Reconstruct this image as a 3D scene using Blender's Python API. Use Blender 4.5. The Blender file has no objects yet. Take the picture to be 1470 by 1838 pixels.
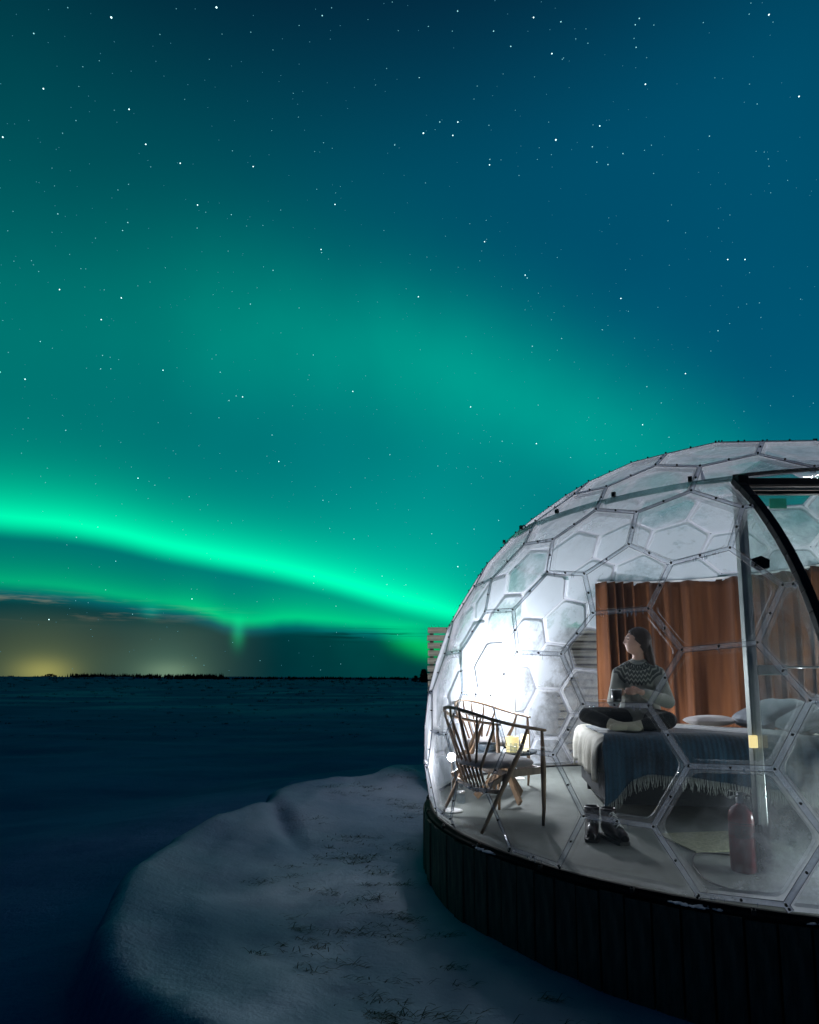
import bpy, bmesh, math, random
import numpy as np
from mathutils import Vector, Matrix
random.seed(7); rng = np.random.default_rng(7)
PI = math.pi
sc = bpy.context.scene
COL = sc.collection

# ------------------------------------------------------------------ camera
FPX, PITCH, HZ = 1013.73, 0.1099, 1227.66          # focal length in photo pixels, tilt, horizon row
CY0 = HZ - FPX * math.tan(PITCH)
cd = bpy.data.cameras.new("camera"); cam = bpy.data.objects.new("camera", cd); COL.objects.link(cam)
cd.sensor_fit = 'HORIZONTAL'; cd.sensor_width = 36; cd.lens = FPX / 1470 * 36
cd.shift_y = (CY0 - 919) / 1470
cd.clip_start = 0.05; cd.clip_end = 9000
cam.location = (0, 0, 1.0); cam.rotation_euler = (PI / 2 + PITCH, 0, 0)
sc.camera = cam

def ray(px, py):
    dx = (px - 735) / FPX; dz = -(py - CY0) / FPX; c, s = math.cos(PITCH), math.sin(PITCH)
    return Vector((dx, c - dz * s, s + dz * c))
def azel(px, py):
    r = ray(px, py)
    return math.degrees(math.atan2(r.x, r.y)), math.degrees(math.atan2(r.z, math.hypot(r.x, r.y)))

# ------------------------------------------------------------------ render / colour
sc.render.engine = 'CYCLES'
sc.view_settings.view_transform = 'Standard'; sc.view_settings.look = 'None'
sc.view_settings.exposure = 0; sc.view_settings.gamma = 1; sc.view_settings.use_curve_mapping = False
cy = sc.cycles
cy.use_denoising = True
try: cy.denoiser = 'OPENIMAGEDENOISE'
except Exception: pass
cy.max_bounces = 12; cy.diffuse_bounces = 3; cy.glossy_bounces = 3; cy.transmission_bounces = 6
cy.transparent_max_bounces = 24; cy.sample_clamp_indirect = 4; cy.sample_clamp_direct = 0
cy.caustics_reflective = False; cy.caustics_refractive = False

# ------------------------------------------------------------------ node helper
class NT:
    def __init__(s, tree): s.t = tree; s.n = tree.nodes; s.l = tree.links
    def new(s, typ, **k):
        n = s.n.new(typ)
        for a, v in k.items(): setattr(n, a, v)
        return n
    def put(s, sock, v):
        if v is None: return
        if isinstance(v, bpy.types.NodeSocket): s.l.new(v, sock)
        else: sock.default_value = v
    def m(s, op, a, b=None, c=None, clamp=False):
        n = s.new('ShaderNodeMath', operation=op); n.use_clamp = clamp
        s.put(n.inputs[0], a)
        if b is not None: s.put(n.inputs[1], b)
        if c is not None: s.put(n.inputs[2], c)
        return n.outputs[0]
    def add(s, a, b): return s.m('ADD', a, b)
    def sub(s, a, b): return s.m('SUBTRACT', a, b)
    def mul(s, a, b): return s.m('MULTIPLY', a, b)
    def sstep(s, x, a, b):
        n = s.new('ShaderNodeMapRange', interpolation_type='SMOOTHSTEP')
        s.put(n.inputs[0], x); s.put(n.inputs[1], a); s.put(n.inputs[2], b); n.inputs[3].default_value = 0; n.inputs[4].default_value = 1
        return n.outputs[0]
    def gauss(s, x, w):                       # exp(-(x/w)^2)
        q = s.m('DIVIDE', x, w); q = s.mul(q, q); q = s.mul(q, -1.0)
        return s.m('EXPONENT', q)
    def curve(s, x, pts, x0, x1, y0, y1):
        n = s.new('ShaderNodeFloatCurve'); c = n.mapping.curves[0]
        pp = [((px - x0) / (x1 - x0), (py - y0) / (y1 - y0)) for px, py in pts]
        c.points[0].location = pp[0]; c.points[1].location = pp[-1]
        for q in pp[1:-1]: c.points.new(*q)
        n.mapping.use_clip = False; n.mapping.update()
        mr = s.new('ShaderNodeMapRange'); s.put(mr.inputs[0], x); mr.inputs[1].default_value = x0; mr.inputs[2].default_value = x1
        s.l.new(mr.outputs[0], n.inputs[1])
        m2 = s.new('ShaderNodeMath', operation='MULTIPLY_ADD'); s.l.new(n.outputs[0], m2.inputs[0])
        m2.inputs[1].default_value = y1 - y0; m2.inputs[2].default_value = y0
        return m2.outputs[0]
    def scale(s, col, f):
        n = s.new('ShaderNodeVectorMath', operation='SCALE')
        if isinstance(col, bpy.types.NodeSocket): s.l.new(col, n.inputs[0])
        else: n.inputs[0].default_value = col
        s.put(n.inputs[3], f); return n.outputs[0]
    def vadd(s, a, b):
        n = s.new('ShaderNodeVectorMath', operation='ADD'); s.put(n.inputs[0], a); s.put(n.inputs[1], b); return n.outputs[0]
    def noise(s, vec, scale, detail=4, rough=.5, dist=0.0):
        n = s.new('ShaderNodeTexNoise'); s.put(n.inputs['Vector'], vec)
        n.inputs['Scale'].default_value = scale; n.inputs['Detail'].default_value = detail
        n.inputs['Roughness'].default_value = rough; n.inputs['Distortion'].default_value = dist
        return n.outputs[0]
    def mixc(s, f, a, b):
        n = s.new('ShaderNodeMix', data_type='RGBA'); s.put(n.inputs[0], f)
        for i, v in ((6, a), (7, b)):
            if isinstance(v, bpy.types.NodeSocket): s.l.new(v, n.inputs[i])
            else: n.inputs[i].default_value = (*v, 1) if len(v) == 3 else v
        return n.outputs[2]
    def mapping(s, vec, scale=(1, 1, 1), loc=(0, 0, 0)):
        n = s.new('ShaderNodeMapping'); s.l.new(vec, n.inputs[0]); n.inputs['Scale'].default_value = scale; n.inputs['Location'].default_value = loc
        return n.outputs[0]

# ------------------------------------------------------------------ sky: night blue with an aurora, in world directions
W = bpy.data.worlds.new("World"); sc.world = W; W.use_nodes = True
T = NT(W.node_tree); T.n.clear()
tc = T.new('ShaderNodeTexCoord'); sep = T.new('ShaderNodeSeparateXYZ'); T.l.new(tc.outputs['Generated'], sep.inputs[0])
X, Y, Z = sep.outputs
D2 = 180 / PI
az = T.mul(T.m('ARCTAN2', X, Y), D2)
el = T.mul(T.m('ARCTAN2', Z, T.m('SQRT', T.add(T.mul(X, X), T.mul(Y, Y)))), D2)
dirv = tc.outputs['Generated']
n1 = T.sub(T.noise(dirv, 2.2, 3), .5); n2 = T.sub(T.noise(dirv, 6.0, 4), .5)
elw = T.add(el, T.mul(n1, 3.0))
def path(pts): return [azel(*p) for p in pts]
def ext(p, l=None, r=None):                       # continue a band left and right of the picture
    a = list(p)
    return [(-180, l if l is not None else a[0][1]), (a[0][0] - 25, (l if l is not None else a[0][1]) * .5 + a[0][1] * .5)] + a + [(a[-1][0] + 25, (r if r is not None else a[-1][1]) * .5 + a[-1][1] * .5), (180, r if r is not None else a[-1][1])]
total = None
def emit(col, f):
    global total
    c = T.scale(col, f); total = c if total is None else T.vadd(total, c)
# base: deep blue, greener to the left and towards the horizon
emit((0.0, 0.056, 0.112), T.mul(T.m('ADD', .50, T.mul(T.sstep(az, -45.0, 30.0), .70)), T.m('ADD', .30, T.mul(T.sstep(el, 1.0, 14.0), .70))))
emit((0.0, 0.040, 0.060), T.mul(T.sstep(el, 60.0, 12.0), T.add(T.mul(n2, .5), .8)))
emit((0.0, 0.080, 0.050), T.mul(T.sstep(az, 26.0, -30.0), T.mul(T.sstep(el, 60.0, 20.0), T.sstep(el, 3.0, 9.0))))
# wide upper veil
c3 = T.curve(az, ext(path([(0, 560), (200, 560), (400, 575), (600, 615), (800, 670), (950, 720), (1100, 775), (1300, 855), (1470, 930)]), 28, 4), -180, 180, -10, 60)
a3 = T.curve(az, [(-180, .0), (-60, .15), (-36, .20), (-20, .50), (-5, .70), (8, .92), (22, .85), (36, .45), (70, .1), (180, 0)], -180, 180, 0, 1)
d3 = T.sub(elw, c3)
up3 = T.gauss(d3, 6.4); dn3 = T.gauss(d3, 6.5)
p3 = T.m('ADD', T.mul(up3, T.m('GREATER_THAN', d3, 0.0)), T.mul(dn3, T.m('LESS_THAN', d3, 0.0)))
emit((0.0, 0.225, 0.105), T.mul(T.mul(p3, a3), T.add(T.mul(n2, .5), 1.0)))
# glow in the middle, between the veil and the arc
gx = T.gauss(T.sub(az, 3.0), 15.0); gy = T.gauss(T.sub(elw, 12.0), 11.0)
emit((0.0, 0.190, 0.100), T.mul(gx, gy))
# the bright arc: sharp lower edge, soft top
arc = ext(path([(0, 962), (150, 977), (300, 1009), (450, 1036), (600, 1070), (700, 1098), (800, 1124), (1000, 1178), (1200, 1215)]), 9, -6)
c1 = T.curve(az, arc, -180, 180, -10, 60)
d1 = T.add(T.sub(el, c1), T.mul(n2, .35))
a1 = T.curve(az, [(-180, 0.0), (-75, .2), (-45, .75), (-33, .95), (-20, 1.0), (-8, .95), (0, .9), (8, .6), (20, .35), (60, .1), (180, 0)], -180, 180, 0, 1)
prof = T.mul(T.sstep(d1, -.35, 1.7), T.m('EXPONENT', T.mul(T.m('MAXIMUM', T.sub(d1, 1.7), 0.0), -.46)))
emit((0.0, 0.82, 0.29), T.mul(prof, a1))
prof2 = T.mul(T.sstep(d1, .3, 2.2), T.m('EXPONENT', T.mul(T.m('MAXIMUM', T.sub(d1, 1.0), 0.0), -.13)))
emit((0.0, 0.085, 0.050), T.mul(prof2, a1))
# second, dimmer arc under it
arc2 = ext(path([(0, 1062), (120, 1072), (250, 1092), (350, 1106), (430, 1128), (520, 1124), (640, 1134), (700, 1137), (770, 1142), (1000, 1190)]), 4, -6)
c2 = T.curve(az, arc2, -180, 180, -10, 60)
d2 = T.add(T.sub(el, c2), T.mul(n2, .8))
a2 = T.curve(az, [(-180, 0.0), (-60, .3), (-34, .55), (-24, .62), (-15, .9), (-8, .85), (0, .6), (20, .2), (180, 0)], -180, 180, 0, 1)
emit((0.0, 0.55, 0.10), T.mul(T.mul(T.sstep(d2, -.3, 1.2), T.m('EXPONENT', T.mul(T.m('MAXIMUM', T.sub(d2, .9), 0.0), -.60))), a2))
# murky cloud bank below the arcs
total = T.scale(total, T.sub(1.0, T.mul(T.sstep(d2, .1, -1.1), T.add(.58, T.mul(n2, .5)))))
# a ray hanging from it, and the green patch low beside the dome
ra, re = azel(428, 1135)
emit((0.0, 0.22, 0.075), T.mul(T.gauss(T.sub(az, ra), .6), T.gauss(T.sub(el, re), 1.3)))
ra, re = azel(270, 1098)
emit((0.0, 0.10, 0.06), T.mul(T.gauss(T.sub(az, ra), .8), T.gauss(T.sub(el, re), .6)))
pa, pe = azel(790, 1165)
sl = T.add(T.sub(el, pe), T.mul(T.sub(az, pa), .30))
emit((0.0, 0.42, 0.07), T.mul(T.gauss(T.add(sl, T.mul(n2, 1.5)), 1.25), T.sstep(az, -4.2, 1.0)))
# low sky: dim band at the horizon, two town glows, grey haze and a lit cloud streak
emit((0.0, 0.006, 0.006), T.sstep(el, 8.0, 0.0))
ga, ge = azel(150, 1190)
haze = T.mul(T.sstep(az, -12.0, -21.0), T.sstep(el, 6.8, 4.5))
emit((0.018, 0.020, 0.007), T.mul(haze, T.add(1.0, T.mul(n2, 1.0))))
for (gxp, gyp, col, wa, we, k) in ((78, 1208, (0.36, 0.30, 0.06), 2.0, 1.15, .62), (78, 1200, (.06, .07, .02), 4.5, 3.4, 1.0), (303, 1208, (0.16, 0.22, 0.13), 2.2, 1.0, .55), (300, 1200, (.038, .075, .046), 4.2, 3.2, 1.0)):
    ga, ge = azel(gxp, gyp)
    emit(col, T.mul(T.mul(T.gauss(T.sub(az, ga), wa), T.gauss(T.sub(el, ge), we)), k))
cn = T.noise(T.mapping(dirv, (3, 3, 34)), 3.0, 5, .6)
ca, ce = azel(70, 1088)
emit((0.30, 0.20, 0.12), T.mul(T.mul(T.sstep(cn, .5, .72), T.gauss(T.sub(el, ce), .75)), T.mul(T.gauss(T.sub(az, ca), 9.0), 1.0)))
# dark cloud bars across the lower arc, right
cn2 = T.noise(T.mapping(dirv, (2, 2, 60), (3, 1, 0)), 2.4, 4, .6)
ca, ce = azel(680, 1140)
dark = T.mul(T.mul(T.sstep(cn2, .46, .60), T.gauss(T.sub(el, ce), .55)), T.mul(T.gauss(T.sub(az, ca), 6.5), .85))
total = T.scale(total, T.sub(1.0, dark))
# everything fades to plain night away from the aurora (north) and overhead
fade = T.mul(T.sstep(T.m('ABSOLUTE', az), 64.0, 35.0), T.sstep(el, 62.0, 43.0))
total = T.vadd(T.scale(total, T.add(T.mul(fade, .97), .03)), T.scale((.001, .006, .020), T.sub(1.0, fade)))
total = T.scale(total, T.sub(1.0, T.mul(T.sstep(el, 30.0, 46.0), T.mul(T.sstep(az, 0.0, -35.0), .08))))
# ground half: dark
total = T.scale(total, T.add(T.mul(T.sstep(el, -6.0, -.5), .97), .03))
bg = T.new('ShaderNodeBackground'); T.l.new(total, bg.inputs[0]); bg.inputs[1].default_value = 1.0
wo = T.new('ShaderNodeOutputWorld'); T.l.new(bg.outputs[0], wo.inputs[0])

# ------------------------------------------------------------------ materials
def mat(name, base=(.5, .5, .5), rough=.6, metal=0.0, var=0.0, vscale=8.0, vstretch=(1, 1, 1), bump=0.0, bscale=40.0, emit_c=None, emit_s=0.0, spec=.5, sheen=0.0, coord='Object', trans=0.0):
    m = bpy.data.materials.new(name); m.use_nodes = True
    t = NT(m.node_tree); b = t.n['Principled BSDF']
    b.inputs['Base Color'].default_value = (*base, 1); b.inputs['Roughness'].default_value = rough; b.inputs['Metallic'].default_value = metal
    b.inputs['Specular IOR Level'].default_value = spec
    if sheen: b.inputs['Sheen Weight'].default_value = sheen
    if trans: b.inputs['Transmission Weight'].default_value = trans
    c = t.new('ShaderNodeTexCoord')
    v = t.mapping(c.outputs[coord], vstretch)
    if var:
        f = t.noise(v, vscale, 5, .6)
        t.l.new(t.mixc(t.sstep(f, .3, .7), tuple(x * (1 - var) for x in base), tuple(min(1, x * (1 + var)) for x in base)), b.inputs['Base Color'])
    if bump:
        f = t.noise(v, bscale, 4, .6); bn = t.new('ShaderNodeBump'); bn.inputs['Strength'].default_value = 1.0; bn.inputs['Distance'].default_value = bump
        t.l.new(f, bn.inputs['Height']); t.l.new(bn.outputs[0], b.inputs['Normal'])
    if emit_c:
        b.inputs['Emission Color'].default_value = (*emit_c, 1); b.inputs['Emission Strength'].default_value = emit_s
    return m

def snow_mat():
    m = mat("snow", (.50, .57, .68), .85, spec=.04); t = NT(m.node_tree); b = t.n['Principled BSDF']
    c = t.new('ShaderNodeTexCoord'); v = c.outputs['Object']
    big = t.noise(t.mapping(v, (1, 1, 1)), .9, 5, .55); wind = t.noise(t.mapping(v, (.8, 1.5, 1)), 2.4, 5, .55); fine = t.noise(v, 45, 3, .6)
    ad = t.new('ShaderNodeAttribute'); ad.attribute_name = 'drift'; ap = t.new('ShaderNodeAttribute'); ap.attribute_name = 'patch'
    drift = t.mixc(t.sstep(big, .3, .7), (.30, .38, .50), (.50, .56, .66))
    dim_plain = t.mixc(t.sstep(t.noise(t.mapping(v, (.25, .6, 1)), .7, 6, .65), .35, .7), (.12, .145, .34), (.23, .26, .49))      # snow outside the drift: weak night light put in as darker blue
    dim_plain = t.mixc(ap.outputs['Fac'], dim_plain, (.45, .50, .62))
    t.l.new(t.mixc(ad.outputs['Fac'], dim_plain, drift), b.inputs['Base Color'])
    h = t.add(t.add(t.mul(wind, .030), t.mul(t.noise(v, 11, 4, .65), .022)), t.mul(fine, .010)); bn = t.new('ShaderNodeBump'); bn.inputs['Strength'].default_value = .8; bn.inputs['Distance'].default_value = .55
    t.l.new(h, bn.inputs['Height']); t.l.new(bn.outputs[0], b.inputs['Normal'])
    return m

def film_mat(name, bias=0.0, tint=(.85, .90, .99), gain=1.0):
    """clear plastic with frost: the frost sits where the 'frost' attribute and the noise say"""
    m = bpy.data.materials.new(name); m.use_nodes = True; t = NT(m.node_tree); t.n.clear()
    c = t.new('ShaderNodeTexCoord'); v = c.outputs['Object']
    at = t.new('ShaderNodeAttribute'); at.attribute_name = 'frost'
    fr = at.outputs['Fac']
    n_a = t.noise(v, 3.4, 8, .72, .2); n_b = t.noise(v, 14, 5, .7); n_c = t.noise(v, 90, 3, .7)
    k = t.add(t.add(t.mul(fr, 1.25 * gain), bias - .10), t.mul(t.sub(n_a, .5), t.add(.22, t.mul(fr, 2.6))))
    k = t.add(k, t.mul(t.sub(n_b, .5), t.add(.08, t.mul(fr, .5)))); k = t.add(k, t.mul(t.sub(n_c, .5), .10))
    k = t.add(k, t.mul(t.sstep(t.noise(v, 2.1, 7, .68, .1), .52, .60), t.m('MULTIPLY', t.m('MAXIMUM', t.sub(fr, .2), 0.0), .8)))    # thick crusts
    k = t.m('MULTIPLY', t.m('MINIMUM', t.m('MAXIMUM', k, 0.012), .96), 1.0, clamp=True)
    tr = t.new('ShaderNodeBsdfTransparent'); tr.inputs[0].default_value = (.93, .95, .965, 1)
    gl = t.new('ShaderNodeBsdfGlossy'); gl.inputs['Roughness'].default_value = .06
    lw = t.new('ShaderNodeLayerWeight'); lw.inputs[0].default_value = .5
    fres = t.m('ADD', .05, t.mul(t.m('POWER', lw.outputs['Facing'], 4.0), .55))
    bn = t.new('ShaderNodeBump'); bn.inputs['Strength'].default_value = .6; bn.inputs['Distance'].default_value = .03
    t.l.new(t.noise(v, 6, 3), bn.inputs['Height']); t.l.new(bn.outputs[0], lw.inputs['Normal']); t.l.new(bn.outputs[0], gl.inputs['Normal'])
    clear = t.new('ShaderNodeMixShader'); t.l.new(fres, clear.inputs[0]); t.l.new(tr.outputs[0], clear.inputs[1]); t.l.new(gl.outputs[0], clear.inputs[2])
    tl = t.new('ShaderNodeBsdfTranslucent'); tl.inputs[0].default_value = (*tint, 1)
    df = t.new('ShaderNodeBsdfDiffuse'); df.inputs[0].default_value = (*tint, 1)
    fd = t.new('ShaderNodeMixShader'); fd.inputs[0].default_value = .55; t.l.new(tl.outputs[0], fd.inputs[1]); t.l.new(df.outputs[0], fd.inputs[2])
    mx = t.new('ShaderNodeMixShader'); t.l.new(k, mx.inputs[0]); t.l.new(clear.outputs[0], mx.inputs[1]); t.l.new(fd.outputs[0], mx.inputs[2])
    o = t.new('ShaderNodeOutputMaterial'); t.l.new(mx.outputs[0], o.inputs[0])
    return m

def glass_mat(name, tint=(.85, .93, .91), refl=1.5, dirt_haze=.03, dcol=(.7, .75, .75), low=None):
    m = bpy.data.materials.new(name); m.use_nodes = True; t = NT(m.node_tree); t.n.clear()
    c = t.new('ShaderNodeTexCoord'); v = c.outputs['Object']
    tr = t.new('ShaderNodeBsdfTransparent'); tr.inputs[0].default_value = (*tint, 1)
    gl = t.new('ShaderNodeBsdfGlossy'); gl.inputs['Roughness'].default_value = .03
    lw = t.new('ShaderNodeLayerWeight'); lw.inputs[0].default_value = .5; fres = t.m('ADD', .04 * refl / 1.5, t.mul(t.m('POWER', lw.outputs['Facing'], 4.0), .55))
    a = t.new('ShaderNodeMixShader'); t.l.new(fres, a.inputs[0]); t.l.new(tr.outputs[0], a.inputs[1]); t.l.new(gl.outputs[0], a.inputs[2])
    df = t.new('ShaderNodeBsdfDiffuse'); df.inputs[0].default_value = (*dcol, 1)
    k = t.mul(t.sstep(t.noise(v, 3.5, 6, .65), .35, .75), dirt_haze)
    if low:                                                        # condensation thickest at the foot of the sheet
        sp = t.new('ShaderNodeSeparateXYZ'); t.l.new(v, sp.inputs[0])
        k = t.add(k, t.mul(t.sstep(t.add(sp.outputs[2], t.mul(t.sub(t.noise(v, 5, 4), .5), .3)), low, 0.0), .5))
    b = t.new('ShaderNodeMixShader'); t.l.new(k, b.inputs[0]); t.l.new(a.outputs[0], b.inputs[1]); t.l.new(df.outputs[0], b.inputs[2])
    o = t.new('ShaderNodeOutputMaterial'); t.l.new(b.outputs[0], o.inputs[0])
    return m

M = {}
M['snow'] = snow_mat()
M['film'] = film_mat("frosted_film"); M['rim'] = film_mat("frosted_lit_rim", .07, (.92, .94, 1.0), 1.6)  # rim is frosted, and whiter than the film for light its walls catch
M['seam'] = film_mat("clear_seam", .12, (.80, .82, .92)); M['rib'] = mat("seam_rib", (.10, .10, .12), .35, spec=.6)
M['bolt'] = mat("black_bolt", (.012, .013, .015), .4)
M['ice'] = glass_mat("ice", (.9, .93, .97), 1.31, .9, (.9, .93, 1))
M['glass'] = glass_mat("side_glass", dirt_haze=.22, dcol=(.62, .62, .60), low=.75); M['doorglass'] = glass_mat("door_glass", (.86, .92, .90), 1.45, .22, (.6, .6, .58))  # side and door glass: hazy reflections put in as pale diffuse colour
M['black'] = mat("black_frame", (.012, .014, .016), .55, var=.3, spec=.35)
M['rimM'] = mat("rim_rubber", (.012, .012, .013), .85, var=.3, spec=.15)
M['alu'] = mat("grey_aluminium", (.42, .47, .45), .42, .55, var=.15, vscale=5)
M['rail'] = glass_mat("ring_rail", (.55, .68, .68), 1.5, .35, (.25, .33, .34))
M['deck'] = mat("deck_floor", (.155, .17, .155), .8, var=.2, vscale=3, bump=.003, bscale=160)
M['boardM'] = mat("skirt_board", (.12, .092, .07), .75, var=.45, vscale=5, vstretch=(6, 6, .8), bump=.004, bscale=30)
M['slat'] = mat("weathered_slat", (.50, .44, .34), .8, var=.3, vscale=4, vstretch=(.6, 6, 8), bump=.003, bscale=20)
M['darkwood'] = mat("dark_wood", (.06, .045, .035), .7, var=.3)
M['oak'] = mat("oak", (.27, .17, .10), .45, var=.3, vscale=6, vstretch=(4, 4, 1), bump=.001)
M['seat'] = mat("seat_fabric", (.40, .37, .37), .9, bump=.001, bscale=300, sheen=.3)
M['slate'] = mat("slate_top", (.10, .13, .16), .4, var=.2)
M['white'] = mat("white_plastic", (.75, .75, .75), .4)
M['yellow'] = mat("lit_wax", (.8, .7, .4), .5, emit_c=(1, .80, .34), emit_s=.95)
M['yellow2'] = mat("bright_wax", (.8, .7, .5), .5, emit_c=(1, .90, .62), emit_s=2.0)
M['bed'] = mat("bed_base", (.012, .014, .016), .85, bump=.001)
M['mattress'] = mat("mattress_cloth", (.48, .46, .40), .85, var=.1, vscale=3, bump=.004, bscale=14)
M['duvet'] = mat("duvet_cloth", (.50, .48, .42), .85, var=.08, vscale=3, bump=.006, bscale=9)
M['pillow'] = mat("pillow_cloth", (.17, .19, .215), .85, bump=.006, bscale=10)
def throw_mat():
    m = mat("throw_wool", (.03, .07, .11), .95, sheen=.5); t = NT(m.node_tree); b = t.n['Principled BSDF']
    c = t.new('ShaderNodeTexCoord'); v = c.outputs['Object']
    f = t.noise(t.mapping(v, (1, 1, 1)), 3.5, 4); w = t.new('ShaderNodeTexWave'); t.l.new(v, w.inputs[0]); w.inputs['Scale'].default_value = 9; w.inputs['Distortion'].default_value = 2
    t.l.new(t.mixc(t.sstep(t.add(f, t.mul(w.outputs['Fac'], .15)), .35, .8), (.005, .016, .030), (.014, .062, .108)), b.inputs['Base Color'])
    bn = t.new('ShaderNodeBump'); bn.inputs['Strength'].default_value = .6; bn.inputs['Distance'].default_value = .004; t.l.new(t.noise(v, 60, 3), bn.inputs['Height']); t.l.new(bn.outputs[0], b.inputs['Normal'])
    return m
M['throw'] = throw_mat()
M['fringe'] = mat("fringe_wool", (.42, .44, .42), .9)
def curtain_mat():
    m = mat("curtain_velvet", (.30, .10, .03), .85, sheen=.15, spec=.2); t = NT(m.node_tree); b = t.n['Principled BSDF']
    c = t.new('ShaderNodeTexCoord'); v = c.outputs['Object']
    f = t.noise(t.mapping(v, (9, 9, .6)), 1.2, 4)
    t.l.new(t.mixc(t.sstep(f, .3, .7), (.075, .026, .010), (.16, .058, .020)), b.inputs['Base Color'])
    tl = t.new('ShaderNodeBsdfTranslucent'); tl.inputs[0].default_value = (.5, .17, .05, 1)
    mx = t.new('ShaderNodeMixShader'); mx.inputs[0].default_value = .15; o = [n for n in t.n if n.type == 'OUTPUT_MATERIAL'][0]
    t.l.new(b.outputs[0], mx.inputs[1]); t.l.new(tl.outputs[0], mx.inputs[2]); t.l.new(mx.outputs[0], o.inputs[0])
    return m
M['curtain'] = curtain_mat()
M['skin'] = mat("skin", (.60, .35, .26), .5, var=.06, vscale=20)
def hair_mat():
    m = mat("brown_hair", (.032, .018, .012), .55, spec=.35, var=.4, vscale=8, vstretch=(20, 20, 2), bump=.004, bscale=10); return m
M['hair'] = hair_mat()
M['legging'] = mat("black_legging", (.006, .008, .008), .8)
M['sock'] = mat("cream_sock", (.52, .48, .36), .9, bump=.002, bscale=200)
M['boot'] = mat("boot_leather", (.018, .008, .008), .35, var=.4, vscale=12)
M['sole'] = mat("boot_sole", (.01, .01, .01), .7); M['lace'] = mat("boot_lace", (.7, .7, .68), .7)
M['red'] = mat("red_enamel", (.22, .006, .010), .3, var=.2, spec=.6)
M['steel'] = mat("steel", (.5, .5, .5), .3, .9)
M['label'] = mat("pale_print", (.45, .45, .42), .6)
M['cup'] = mat("black_cup", (.01, .011, .012), .3); M['cuprim'] = mat("white_enamel", (.8, .8, .78), .3)
M['clearglass'] = glass_mat("clear_glass", (.9, .93, .95), 1.5, .05)
M['teal'] = mat("green_sign", (.01, .16, .12), .4, emit_c=(.02, .35, .25), emit_s=.25)
M['cream'] = mat("cream_strip", (.62, .56, .42), .6)
M['cable'] = mat("black_cable", (.01, .01, .011), .6)
M['mat'] = mat("bright_floor_mat", (.30, .30, .21), .95, var=.25, vscale=60, bump=.004, bscale=90)
M['grass'] = mat("dead_grass", (.05, .048, .026), .9, var=.4, vscale=3)
M['tree'] = mat("dark_foliage", (.010, .014, .010), .95, var=.4); M['bark'] = mat("bark", (.02, .016, .012), .95)
def lampmat():
    m = mat("lit_globe", (.9, .9, .9), .5, emit_c=(.93, .96, 1.0), emit_s=1); return m

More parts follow.
